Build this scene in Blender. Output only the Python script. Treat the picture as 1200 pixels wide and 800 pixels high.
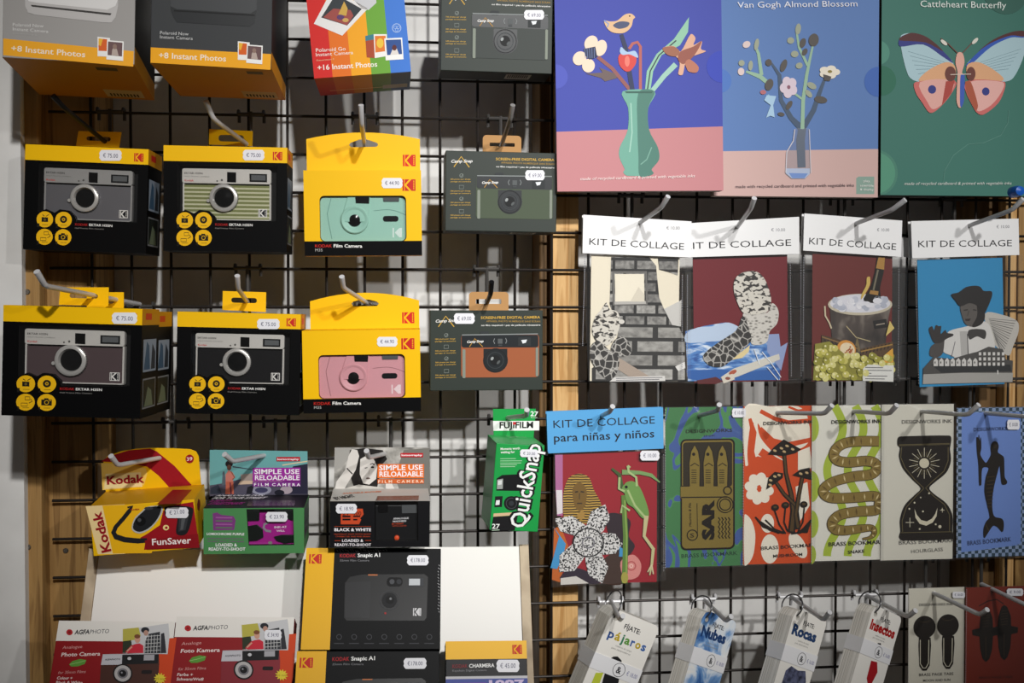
import bpy, bmesh, math, random
import numpy as np
from mathutils import Matrix, Vector, geometry
SC = bpy.context.scene
for _o in list(bpy.data.objects):
    bpy.data.objects.remove(_o)
# ------------------------------------------------------------------ camera
F = 1333.333                     # focal length in pixels of the 1200 px frame (40 mm lens)
DIST = 1.52                      # camera to the plane of the wire grid
EYE = Vector((0.0, -DIST, 1.5))
_ph = math.atan(32 / F); _th = math.atan(140 / F * math.cos(_ph))
FWD = Vector((math.sin(_th) * math.cos(_ph), math.cos(_th) * math.cos(_ph), -math.sin(_ph)))
RGT = Vector((math.cos(_th), -math.sin(_th), 0)); UPV = RGT.cross(FWD)
cd = bpy.data.cameras.new('camera'); cd.lens = 40; cd.sensor_width = 36; cd.clip_start = 0.02
cam = bpy.data.objects.new('camera', cd); SC.collection.objects.link(cam)
cam.matrix_world = Matrix((RGT, UPV, -FWD)).transposed().to_4x4()
cam.location = EYE
SC.camera = cam
# ------------------------------------------------------------------ light
SC.view_settings.view_transform = 'Standard'; SC.view_settings.look = 'None'
SC.view_settings.gamma = 1.0; SC.view_settings.use_curve_mapping = False
SC.view_settings.exposure = 0.0
wd = bpy.data.worlds.new('world'); SC.world = wd; wd.use_nodes = True
bg = wd.node_tree.nodes['Background']
bg.inputs[0].default_value = (1.0, 0.95, 0.9, 1); bg.inputs[1].default_value = 0.06

def spot(name, loc, aim, watts, angle, blend, size, color):
    ld = bpy.data.lights.new(name, 'SPOT'); ld.energy = watts; ld.color = color
    ld.spot_size = math.radians(angle); ld.spot_blend = blend; ld.shadow_soft_size = size
    o = bpy.data.objects.new(name, ld); SC.collection.objects.link(o)
    o.location = loc
    o.rotation_euler = (Vector(aim) - Vector(loc)).to_track_quat('-Z', 'Y').to_euler()
    return o
spot('ceiling_spotlight_left', (0.40, -3.2, 2.88), (-0.08, 0, 1.55), 285, 25, 0.9, 0.05, (1.0, 0.985, 0.965))
spot('ceiling_spotlight_front', (0.95, -3.2, 2.88), (0.50, 0, 1.55), 212, 25, 0.9, 0.05, (1.0, 0.985, 0.965))
spot('ceiling_spotlight_right', (1.85, -3.1, 2.62), (0.30, 0, 1.54), 165, 27, 0.85, 0.05, (1.0, 0.985, 0.965))

# ------------------------------------------------------------------ pixel <-> place
def ray(u, v):
    return FWD + RGT * ((u - 600) / F) + UPV * ((400 - v) / F)
def pt(u, v, d):
    r = ray(u, v); return EYE + r * ((DIST - d) / r.y)
def proj(p):
    q = p - EYE; z = q.dot(FWD)
    return (600 + F * q.dot(RGT) / z, 400 - F * q.dot(UPV) / z)
def rot(yaw, pitch, roll):
    return Matrix.Rotation(yaw, 4, 'Z') @ Matrix.Rotation(pitch, 4, 'X') @ Matrix.Rotation(roll, 4, 'Y')
def pose_fit(corners, d, yaw=0.0, pitch=0.0, stiff=60.0):
    """rigid rectangle (w, h, pose) whose corners tl,tr,br,bl are seen at the given points; its centre hangs d in front of the grid"""
    c = np.array(corners, float)
    e = np.array([DIST - d, 0, 0])
    c0 = pt(*c.mean(0), d); k = (DIST - d) / F
    p = np.array([c0.x, c0.z, np.linalg.norm(c[1] - c[0]) * k, np.linalg.norm(c[3] - c[0]) * k, 0.0, yaw, pitch])
    def res(p):
        R = rot(p[5], p[6], p[4]); o = Vector((p[0], -d, p[1])); r = []
        for (sx, sz), t in zip(((-.5, .5), (.5, .5), (.5, -.5), (-.5, -.5)), c):
            q = proj(o + R.to_3x3() @ Vector((sx * p[2], 0, sz * p[3]))); r += [q[0] - t[0], q[1] - t[1]]
        r += [stiff * (p[5] - yaw), stiff * (p[6] - pitch)]
        return np.array(r)
    for _ in range(12):
        r0 = res(p); J = np.zeros((len(r0), 7))
        for i in range(7):
            q = p.copy(); q[i] += 1e-5; J[:, i] = (res(q) - r0) / 1e-5
        p = p - np.linalg.lstsq(J, r0, rcond=None)[0]
    Mx = Matrix.Translation((p[0], -d, p[1])) @ rot(p[5], p[6], p[4]) @ Matrix.Translation((0, 0, -p[3] / 2))
    return Mx, p[2], p[3]
def pose_at(lx, lz, u, v, d, w, h, roll=0, yaw=0, pitch=0):
    R = rot(yaw, pitch, roll)
    return Matrix.Translation(pt(u, v, d)) @ R @ Matrix.Translation((-lx, 0, -lz)), w, h

# ------------------------------------------------------------------ materials
_mats = {}
def lin(c):
    c = c / 255.0
    return c / 12.92 if c <= 0.04045 else ((c + 0.055) / 1.055) ** 2.4
def rgb(h):
    return tuple(lin(int(h[i:i + 2], 16)) for i in (0, 2, 4)) + (1,)
def m(h, rough=0.55, metal=0.0, spec=0.2):
    k = (h, rough, metal, spec)
    if k not in _mats:
        a = bpy.data.materials.new('paint_' + h); a.use_nodes = True
        b = a.node_tree.nodes['Principled BSDF']
        b.inputs['Base Color'].default_value = rgb(h); b.inputs['Roughness'].default_value = rough
        b.inputs['Metallic'].default_value = metal; b.inputs['Specular IOR Level'].default_value = spec
        _mats[k] = a
    return _mats[k]
def clear(name, gloss=0.08, tint='ffffff', veil=0.0):
    k = ('clear', name)
    if k not in _mats:
        a = bpy.data.materials.new(name); a.use_nodes = True; nt = a.node_tree; nt.nodes.clear()
        o = nt.nodes.new('ShaderNodeOutputMaterial'); t = nt.nodes.new('ShaderNodeBsdfTransparent')
        t.inputs[0].default_value = rgb(tint)
        g = nt.nodes.new('ShaderNodeBsdfGlossy'); g.inputs['Roughness'].default_value = 0.12
        x = nt.nodes.new('ShaderNodeMixShader'); x.inputs[0].default_value = gloss
        nt.links.new(t.outputs[0], x.inputs[1]); nt.links.new(g.outputs[0], x.inputs[2])
        if veil:
            df = nt.nodes.new('ShaderNodeBsdfDiffuse'); df.inputs[0].default_value = (.8, .8, .8, 1)
            y = nt.nodes.new('ShaderNodeMixShader'); y.inputs[0].default_value = veil
            nt.links.new(x.outputs[0], y.inputs[1]); nt.links.new(df.outputs[0], y.inputs[2]); x = y
        nt.links.new(x.outputs[0], o.inputs[0]); _mats[k] = a
    return _mats[k]
def tex(name, stops, scale=(1, 1, 1), kind='noise', detail=4.0, tscale=1.0, rough=0.6, dist=0.0, const=False, bump=0.0):
    """procedural colour from a stretched noise / voronoi / wave in the thing's own coordinates"""
    if name in _mats: return _mats[name]
    a = bpy.data.materials.new(name); a.use_nodes = True; nt = a.node_tree; L = nt.links.new
    b = nt.nodes['Principled BSDF']; b.inputs['Roughness'].default_value = rough; b.inputs['Specular IOR Level'].default_value = 0.3
    tc = nt.nodes.new('ShaderNodeTexCoord'); mp = nt.nodes.new('ShaderNodeMapping'); mp.inputs['Scale'].default_value = scale
    L(tc.outputs['Object'], mp.inputs[0])
    if kind == 'noise':
        n = nt.nodes.new('ShaderNodeTexNoise'); n.inputs['Scale'].default_value = tscale; n.inputs['Detail'].default_value = detail
        n.inputs['Distortion'].default_value = dist; out = n.outputs[0]
    elif kind == 'voronoi':
        n = nt.nodes.new('ShaderNodeTexVoronoi'); n.feature = 'DISTANCE_TO_EDGE'; n.inputs['Scale'].default_value = tscale; out = n.outputs['Distance']
    elif kind == 'cells':
        n = nt.nodes.new('ShaderNodeTexVoronoi'); n.inputs['Scale'].default_value = tscale; out = n.outputs['Distance']
    elif kind == 'brick':
        mp.inputs['Rotation'].default_value = (math.pi / 2, 0, 0)
        bk_ = nt.nodes.new('ShaderNodeTexBrick'); bk_.inputs['Scale'].default_value = tscale; bk_.inputs['Mortar Size'].default_value = .035
        bk_.inputs['Color1'].default_value = (.75, .75, .75, 1); bk_.inputs['Color2'].default_value = (.35, .35, .35, 1); bk_.inputs['Mortar'].default_value = (0, 0, 0, 1)
        nz = nt.nodes.new('ShaderNodeTexNoise'); nz.inputs['Scale'].default_value = tscale * 9; L(mp.outputs[0], nz.inputs['Vector'])
        n = bk_; mu = nt.nodes.new('ShaderNodeMath'); mu.operation = 'MULTIPLY'; L(bk_.outputs[0], mu.inputs[0]); L(nz.outputs[0], mu.inputs[1]); out = mu.outputs[0]
    elif kind == 'checker':
        n = nt.nodes.new('ShaderNodeTexChecker'); n.inputs['Scale'].default_value = tscale; out = n.outputs['Fac']
    else:
        n = nt.nodes.new('ShaderNodeTexWave'); n.inputs['Scale'].default_value = tscale; n.inputs['Distortion'].default_value = dist
        n.inputs['Detail'].default_value = detail; out = n.outputs[0]
        if kind == 'rings': n.wave_type = 'RINGS'
        elif kind == 'wavez': n.bands_direction = 'Z'
    L(mp.outputs[0], n.inputs['Vector'])
    r = nt.nodes.new('ShaderNodeValToRGB'); L(out, r.inputs[0])
    e = r.color_ramp.elements
    if const: r.color_ramp.interpolation = 'CONSTANT'
    while len(e) < len(stops): e.new(0.5)
    for i, (p, c) in enumerate(stops):
        e[i].position = p; e[i].color = rgb(c)
    L(r.outputs[0], b.inputs['Base Color'])
    if bump:
        bp = nt.nodes.new('ShaderNodeBump'); bp.inputs['Strength'].default_value = bump; bp.inputs['Distance'].default_value = 0.002
        L(out, bp.inputs['Height']); L(bp.outputs[0], b.inputs['Normal'])
    _mats[name] = a
    return a
WHITE = m('ecebe8'); BLACK = m('050506', 0.55, 0, .08); INK = m('26262b')

# ------------------------------------------------------------------ mesh building
class MB:
    def __init__(s): s.v = []; s.f = []; s.mi = []; s.mats = []
    def _m(s, mat):
        if mat not in s.mats: s.mats.append(mat)
        return s.mats.index(mat)
    def add(s, vs, fs, mat):
        n = len(s.v); k = s._m(mat); s.v += [tuple(v) for v in vs]
        for f in fs: s.f.append([i + n for i in f]); s.mi.append(k)
        return s
    def box(s, x0, x1, y0, y1, z0, z1, mat):
        return s.add([(x, y, z) for x in (x0, x1) for y in (y0, y1) for z in (z0, z1)],
                     [(0, 1, 3, 2), (4, 6, 7, 5), (0, 4, 5, 1), (2, 3, 7, 6), (0, 2, 6, 4), (1, 5, 7, 3)], mat)
    def plate(s, outer, y0, y1, mat, holes=(), floor=None, S=None):
        """outline in local x,z extruded from y0 (front) to y1"""
        loops = [list(outer)] + [list(h) for h in holes]
        flat = [p for l in loops for p in l]; N = len(flat)
        tri = geometry.tessellate_polygon([[Vector((p[0], p[1], 0)) for p in l] for l in loops])
        vs = [(p[0], y0, p[1]) for p in flat] + [(p[0], y1, p[1]) for p in flat]
        fs = [tuple(t) for t in tri] + [tuple(i + N for i in reversed(t)) for t in tri]
        o = 0
        for l in loops:
            n = len(l)
            for i in range(n):
                a, b = o + i, o + (i + 1) % n; fs.append((a, b, b + N, a + N))
            o += n
        if S is not None: vs = [S @ Vector(v) for v in vs]
        return s.add(vs, fs, mat)
    def tube(s, pts, r, mat, n=10):
        pts = [Vector(p) for p in pts]; rings = []; prev = None
        for i, p in enumerate(pts):
            t = ((pts[min(i + 1, len(pts) - 1)] - p).normalized() + (p - pts[max(i - 1, 0)]).normalized()).normalized()
            a = prev if prev else (Vector((0, 0, 1)) if abs(t.z) < 0.9 else Vector((1, 0, 0)))
            x = (a - t * a.dot(t)).normalized(); prev = x; y = t.cross(x)
            rr = r[i] if isinstance(r, (list, tuple)) else r
            rings.append([p + (x * math.cos(2 * math.pi * k / n) + y * math.sin(2 * math.pi * k / n)) * rr for k in range(n)])
        vs = [v for g in rings for v in g]; fs = []
        for i in range(len(rings) - 1):
            for k in range(n):
                a = i * n + k; b = i * n + (k + 1) % n; fs.append((a, b, b + n, a + n))
        fs += [tuple(reversed(range(n))), tuple(range(len(vs) - n, len(vs)))]
        return s.add(vs, fs, mat)
    def lathe(s, cx, cz, prof, mat, n=36):
        """rings (radius, y) round an axis along y"""
        vs = [(cx + r * math.cos(2 * math.pi * k / n), y, cz + r * math.sin(2 * math.pi * k / n)) for r, y in prof for k in range(n)]
        fs = []
        for i in range(len(prof) - 1):
            for k in range(n):
                a = i * n + k; b = i * n + (k + 1) % n; fs.append((a, a + n, b + n, b))
        fs.append(tuple(range(n))); fs.append(tuple(reversed(range(len(vs) - n, len(vs)))))
        return s.add(vs, fs, mat)
    def build(s, name, parent=None, bevel=0.0, smooth=False, fix=True, label=None):
        me = bpy.data.meshes.new(name); me.from_pydata(s.v, [], s.f)
        for x in s.mats: me.materials.append(x)
        me.polygons.foreach_set('material_index', s.mi)
        if fix:
            bm = bmesh.new(); bm.from_mesh(me); bmesh.ops.recalc_face_normals(bm, faces=bm.faces); bm.to_mesh(me); bm.free()
        o = bpy.data.objects.new(name, me); SC.collection.objects.link(o)
        if parent is not None: o.parent = parent
        if bevel:
            b = o.modifiers.new('bevel', 'BEVEL'); b.width = bevel; b.segments = 2; b.limit_method = 'ANGLE'; b.angle_limit = 0.7
        if smooth:
            me.polygons.foreach_set('use_smooth', [True] * len(me.polygons))
            if hasattr(me, 'set_sharp_from_angle'): me.set_sharp_from_angle(angle=0.7)
        if label: o['label'] = label
        return o
def thing(name, Mx, label, cat, group=None):
    o = bpy.data.objects.new(name, None); SC.collection.objects.link(o); o.empty_display_size = 0.02
    o.matrix_world = Mx; o['label'] = label; o['category'] = cat
    if group: o['group'] = group
    return o
def tag(o, label, cat, group=None):
    o['label'] = label; o['category'] = cat
    if group: o['group'] = group
    return o
def struct(name, mb, **k):
    o = mb.build(name, **k); o['kind'] = 'structure'; return o

# ------------------------------------------------------------------ print on faces
_txt = {}
def text_mesh(t, bold):
    k = (t, bold)
    if k not in _txt:
        c = bpy.data.curves.new('lettering', 'FONT'); c.body = t; c.resolution_u = 2; c.offset = bold; c.size = 1.0
        ob = bpy.data.objects.new('lettering', c); me = bpy.data.meshes.new_from_object(ob)
        vs = [(v.co.x, v.co.y) for v in me.vertices]; fs = [tuple(p.vertices) for p in me.polygons]
        bpy.data.objects.remove(ob); bpy.data.meshes.remove(me); bpy.data.curves.remove(c)
        xs = [v[0] for v in vs] or [0]
        _txt[k] = (vs, fs, min(xs), max(xs))
    return _txt[k]
CAP = 0.7
class Face:
    """a plane of a thing: root matrix, S = frame of the plane inside the thing, zoom = (ox, oy, scale) of the traced view"""
    def __init__(s, Mroot, S=None, zoom=(0, 0, 1), ratio=(1, 1)):
        s.S = S or Matrix(); s.W = Mroot @ s.S; s.I = s.W.inverted(); s.z = zoom; s.ratio = ratio
    def sub(s, zoom): 
        f = Face(Matrix(), None, zoom, s.ratio); f.S, f.W, f.I = s.S, s.W, s.I; return f
    def L(s, u, v, y0=0.0):
        u, v = s.z[0] + u / s.z[2], s.z[1] + v / s.z[2]
        o = s.I @ EYE; d = s.I.to_3x3() @ ray(u, v); t = (y0 - o.y) / d.y
        return ((o.x + d.x * t) * s.ratio[0], (o.z + d.z * t) * s.ratio[1])
    def k(s, u, v, y0=0.0):
        a = s.L(u, v, y0); b = s.L(u + 1, v, y0); return math.hypot(b[0] - a[0], b[1] - a[1])
    def Ls(s, pts, y0=0.0): return [s.L(u, v, y0) for u, v in pts]
def ell(cx, cz, rx, rz, n=28, a0=0.0, a1=2 * math.pi):
    full = abs(a1 - a0) > 6.2
    return [(cx + rx * math.cos(a0 + (a1 - a0) * i / (n if full else n - 1)), cz + rz * math.sin(a0 + (a1 - a0) * i / (n if full else n - 1))) for i in range(n)]
def rrect(x0, z0, x1, z1, r, n=5):
    p = []
    for cx, cz, a in ((x1 - r, z1 - r, 0), (x0 + r, z1 - r, 90), (x0 + r, z0 + r, 180), (x1 - r, z0 + r, 270)):
        for i in range(n + 1):
            t = math.radians(a + 90 * i / n); p.append((cx + r * math.cos(t), cz + r * math.sin(t)))
    return p
def rounded(p, n=4, w=.5):
    """closed spline through the points"""
    out = []; N = len(p)
    for i in range(N):
        p0, p1, p2, p3 = p[i - 1], p[i], p[(i + 1) % N], p[(i + 2) % N]
        for j in range(n):
            t = j / n; m1 = [w * (p2[c] - p0[c]) for c in (0, 1)]; m2 = [w * (p3[c] - p1[c]) for c in (0, 1)]
            lim = math.hypot(p2[0] - p1[0], p2[1] - p1[1])
            for mm in (m1, m2):
                L_ = math.hypot(*mm)
                if L_ > lim: mm[0] *= lim / L_; mm[1] *= lim / L_
            out.append(tuple((2 * t ** 3 - 3 * t * t + 1) * p1[c] + (t ** 3 - 2 * t * t + t) * m1[c] + (3 * t * t - 2 * t ** 3) * p2[c] + (t ** 3 - t * t) * m2[c] for c in (0, 1)))
    return out
class Art:
    """flat print: shapes in the pixel frame of the traced view, laid on the face in thin successive coats"""
    STEP = 0.000016
    def __init__(s, face, y0=0.0, lift=0.00006, smooth=False):
        s.sm = smooth; s.f = face; s.y0 = y0; s.lift = lift; s.mb = MB()
    def _emit(s, pts, faces, mat):
        s.lift += s.STEP
        S = s.f.S; y = s.y0 - s.lift
        s.mb.add([S @ Vector((p[0], y, p[1])) for p in pts], faces, mat)
    def lpoly(s, pts, mat, holes=()):
        loops = [list(pts)] + [list(h) for h in holes]
        tri = geometry.tessellate_polygon([[Vector((p[0], p[1], 0)) for p in l] for l in loops])
        flat = [p for l in loops for p in l]
        fs = []
        for t in tri:
            a, b, c = (flat[i] for i in t)
            fs.append(t if (b[0] - a[0]) * (c[1] - a[1]) - (b[1] - a[1]) * (c[0] - a[0]) > 0 else tuple(reversed(t)))
        s._emit(flat, fs, mat)
    def p(s, pts, mat):
        if s.sm and len(pts) > 4: pts = rounded(pts)
        s.lpoly(s.f.Ls(pts, s.y0), mat); return s
    def r(s, u0, v0, u1, v1, mat, rad=0.0):
        a = s.f.L(u0, v0, s.y0); b = s.f.L(u1, v1, s.y0)
        x0, x1 = sorted((a[0], b[0])); z0, z1 = sorted((a[1], b[1]))
        if rad: s.lpoly(rrect(x0, z0, x1, z1, min(rad * s.f.k(u0, v0, s.y0), (x1 - x0) / 2.01, (z1 - z0) / 2.01)), mat)
        else: s.lpoly([(x0, z0), (x1, z0), (x1, z1), (x0, z1)], mat)
        return s
    def e(s, u, v, ru, rv, mat, rotd=0, n=26):
        c, q = math.cos(math.radians(rotd)), math.sin(math.radians(rotd))
        return s.p([(u + x * c - y * q, v + x * q + y * c) for x, y in ell(0, 0, ru, rv, n)], mat)
    def ring(s, u, v, r0, r1, mat, n=28):
        return s.l([(u + x, v + y) for x, y in ell(0, 0, (r0 + r1) / 2, (r0 + r1) / 2, n)] + [(u + (r0 + r1) / 2, v)], abs(r1 - r0), mat)
    def l(s, pts, w, mat):
        q = [Vector(x) for x in pts]; lo = []; hi = []
        for i, x in enumerate(q):
            t = (q[min(i + 1, len(q) - 1)] - q[max(i - 1, 0)])
            if i == 0 and (q[0] - q[-1]).length < 1e-6: t = q[1] - q[-2]
            if i == len(q) - 1 and (q[0] - q[-1]).length < 1e-6: t = q[1] - q[-2]
            t = t.normalized() if t.length else Vector((1, 0)); nrm = Vector((-t.y, t.x))
            ww = (w[i] if isinstance(w, (list, tuple)) else w) / 2
            lo.append(x - nrm * ww); hi.append(x + nrm * ww)
        A = s.f.Ls([tuple(x) for x in lo] + [tuple(x) for x in hi], s.y0); n = len(q)
        s._emit(A, [(i, i + 1, n + i + 1, n + i) for i in range(n - 1)], mat); return s
    def t(s, txt, u, v, w, mat, h=None, bold=0.0, end=None, slant=0.0):
        """baseline starts at (u, v); w = length in view pixels; end = where the baseline ends (else along the face)"""
        vs, fs, xa, xb = text_mesh(txt, bold)
        if not fs: return s
        a = Vector(s.f.L(u, v, s.y0))
        if end: ex = Vector(s.f.L(end[0], end[1], s.y0)) - a; W = ex.length; ex.normalize()
        else: ex = Vector((1, 0)); W = w * s.f.k(u, v, s.y0)
        ez = Vector((-ex.y, ex.x)); sx = W / (xb - xa)
        if h is None: sz = sx
        else:
            dx, dy = ((end[0] - u, end[1] - v) if end else (1, 0)); q = math.hypot(dx, dy)
            sz = (Vector(s.f.L(u + dy / q * h, v - dx / q * h, s.y0)) - a).length / CAP
        s._emit([a + ex * ((x - xa) * sx + y * slant * sz) + ez * (y * sz) for x, y in vs], fs, mat); return s
    def done(s, name, parent, label=None): return s.mb.build(name, parent, fix=False, label=label)

def emblem(a, u, v, w, h, red, yel):
    """square badge cut by a chevron"""
    a.r(u, v, u + w, v + h, red)
    a.p([(u + .52 * w, v), (u + .70 * w, v), (u + .30 * w, v + .5 * h), (u + .70 * w, v + h), (u + .52 * w, v + h), (u + .14 * w, v + .5 * h)], yel)
    a.r(u + .13 * w, v, u + .19 * w, v + h, yel)
    for i in range(5):
        a.r(u + .82 * w, v + (.12 + .16 * i) * h, u + .90 * w, v + (.22 + .16 * i) * h, yel)
STICK = m('e9e9ee', 0.5); STINK = m('4a4a66')
def sticker(face, root, u0, v0, u1, v1, text, lift=0.0006, name='price_sticker'):
    w, h = u1 - u0, v1 - v0
    pts = [(u0 + w * x, v0 + h * y) for x, y in ((.1, 0), (.9, 0), (.96, .14), (1, .3), (.975, .5), (1, .7), (.96, .86), (.9, 1), (.1, 1), (.04, .86), (0, .7), (.025, .5), (0, .3), (.04, .14))]
    mb = MB(); mb.plate(face.Ls(pts), -lift, -lift + 0.0003, STICK, S=face.S)
    o = mb.build(name, root)
    a = Art(face, lift=lift + 0.0001); a.t(text, u0 + .17 * w, v0 + .68 * h, .66 * w, STINK, h=.38 * h); a.done('printed_price', o)
    return o
def hole_slot(face, u0, v0, u1, v1):
    a = face.L(u0, v0); b = face.L(u1, v1)
    return rrect(min(a[0], b[0]), min(a[1], b[1]), max(a[0], b[0]), max(a[1], b[1]), abs(a[1] - b[1]) / 2.05, 4)
# ------------------------------------------------------------------ setting
pine = tex('pale_pine', [(0.25, 'c69a5f'), (0.5, 'd8ae74'), (0.62, 'b98a50'), (0.8, 'd3a468')], (28, 28, 1.6), tscale=3.0, dist=1.2, bump=0.1)
pine2 = tex('darker_pine', [(0.25, '94703f'), (0.5, 'a8834f'), (0.62, '7d5c33'), (0.8, '9c7848')], (24, 24, 1.3), tscale=3.0, dist=1.4, bump=0.1)  # pine grain in a darker brown
dark_wood = tex('dark_stud', [(0.3, '5d4426'), (0.6, '795b35')], (26, 26, 1.5), tscale=3.0)  # darkest wood tone, for the recessed slats
plaster = tex('white_plaster', [(0.3, 'd9d8d5'), (0.7, 'e6e5e2')], tscale=18, rough=0.85)
def X(u, d, v=400): return pt(u, v, d).x
def wall_box(name, x0, x1, y0, y1, z0, z1, mat, bev=0.0):
    return struct(name, MB().box(x0, x1, y0, y1, z0, z1, mat), bevel=bev)
ZT, ZB = 2.15, 0.95
struct('floor', MB().box(-2.5, 2.5, -4.0, .135, -.02, 0, m('8a7a68', .6)))
WALL = 0.115
wall_box('wall_back', X(20, -WALL), X(1330, -WALL), WALL, WALL + 0.02, 0, ZT, plaster)
wall_box('wall_left', X(-330, .035), X(26.5, .035), -0.035, WALL + 0.02, 0, ZT, plaster)
wall_box('trim_1', X(27, .02), X(47, .02), -0.020, WALL - .001, ZB, ZT, pine2, .002)
wall_box('trim_2', X(53.5, -.012), X(113, -.012), 0.012, WALL - .001, ZB, ZT, pine2, .002)
wall_box('trim_3', X(646.5, -.010), X(678, -.010), 0.010, 0.045, ZB, ZT, pine, .002)
wall_box('trim_4', X(632, -.03), X(645.5, -.03), 0.030, WALL - .001, ZB, ZT, dark_wood, .002)
wall_box('trim_5', X(1148, -.03), X(1176, -.03), 0.030, WALL - .001, ZB, ZT, dark_wood, .002)
wall_box('trim_6', X(1177, -.010), X(1191, -.010), 0.010, 0.045, ZB, ZT, pine, .002)
wall_box('trim_7', X(1192.5, -.014), X(1240, -.014), 0.014, WALL - .001, ZB, ZT, pine2, .002)
for k, (u, v, d) in enumerate(((77, 645, -.012), (33, 641, .02), (32, 342, .02))):
    c = pt(u, v, d)
    scr = MB().lathe(0, 0, [(.0036, .0), (.0036, -.0006), (.0026, -.0016), (.0012, -.0016), (.0008, -.0008)], m('8f8a82', .35, .9), 16)
    o = scr.build('wood_screw'); o.location = c
    tag(o, ['round screw head sunk in the wooden post beside the white display panel', 'small screw in the narrow stud by the white wall, low down',
            'small screw in the narrow stud by the white wall, halfway up'][k], 'screw')
# ------------------------------------------------------------------ wire grid
wirem = m('2a2522', 0.4, 0.3)
g0 = pt(516, 300, 0).x; zr0 = pt(500, 139, 0).z
grid = thing('wire_grid', Matrix.Translation((g0, 0, ZB + .02)), 'black welded wire grid panel that all the hooks hang on', 'grid panel')
WR = 0.0019; XL = X(60, 0) - g0; XR = X(1265, 0) - g0
for i in range(-9, 18):
    MB().tube([(i * .05, .0021, 0.0), (i * .05, .0021, ZT - ZB - .04)], WR, wirem, 8).build('vertical_wire', grid, smooth=True)
ROWS = []
for i in range(-4, 17):
    z = zr0 - .05 * i; ROWS.append(z)
    MB().tube([(XL, -.0021, z - ZB - .02), (XR, -.0021, z - ZB - .02)], WR, wirem, 8).build('horizontal_wire', grid, smooth=True)
# ------------------------------------------------------------------ hooks
steel = m('c9c9cb', 0.28, 0.0, .5); steel2 = m('8e8c8a', 0.35, 0.1, .4); blk = m('17171a', 0.4, 0.3)
bsteel = m('4a4846', 0.4, 0.3)
def hook(tip, bend, db, hole, dh, label, mat=steel, dtip=0.014, r=0.0029, group='prong hooks on the wire grid', bmat=None):
    bmat = bmat or bsteel
    B = pt(*bend, db); H = pt(*hole, dh); T = pt(*tip, db + dtip)
    root = H + (H - B) * ((0.0062 - (-H.y)) / (-H.y - db)) if dh > .0062 else H
    root = Vector((root.x, -.0062, root.z))
    o = thing('prong_hook', Matrix.Translation(root), label, 'hook', group)
    b, t = B - root, T - root
    d = (b).normalized()
    MB().tube([(0, 0, 0), b * .5, b - d * .006, b + (t - b) * .12, t], [r, r, r, r * 1.05, r * 1.15], mat, 12).build('prong', o, smooth=True)
    zt = min((z for z in ROWS if z >= root.z - .004), key=lambda z: z - root.z) - root.z
    mb = MB()
    mb.tube([(0, 0, -.012), (0, 0, zt + .004)], .0024, bmat, 8)
    mb.tube([(-.016, 0, zt + .0008), (.016, 0, zt + .0008)], .0023, bmat, 8)
    for s in (-1, 1):
        mb.tube([(s * .016, 0, zt + .0008), (s * .016, .003, zt + .0052), (s * .016, .0075, zt + .0052), (s * .016, .0105, zt), (s * .016, .0105, zt - .009)], .0022, bmat, 8)
    mb.build('mounting_bracket', o, smooth=True)
    return o
# ------------------------------------------------------------------ slanted display panel
ply = tex('plywood_edge', [(0.3, 'a8957c'), (0.5, 'c9b79c'), (0.7, '8d7b64')], (2, 60, 2), tscale=6.0)
pM, pw, ph = pose_fit([(118, 651), (609, 633), (613, 800), (95.5, 800)], .085, 0, math.radians(-26), 300)
panel = thing('display_panel', pM, 'slanted white display board with plywood edges under the disposable cameras', 'display board')
MB().box(-pw / 2, pw / 2, 0, .009, -.13, ph, m('f1efea', .4)).build('board', panel, bevel=.0006)
for s in (-1, 1):
    MB().box(*sorted((s * (pw / 2 + .0004), s * (pw / 2 + .0125))), -.0015, .03, -.13, ph + .002, ply).build('side_edge', panel, bevel=.0006)
MB().box(-pw / 2, pw / 2, -.07, -.0005, -.142, -.13, ply).build('ledge', panel, bevel=.0006)
PAN = pM
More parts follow.
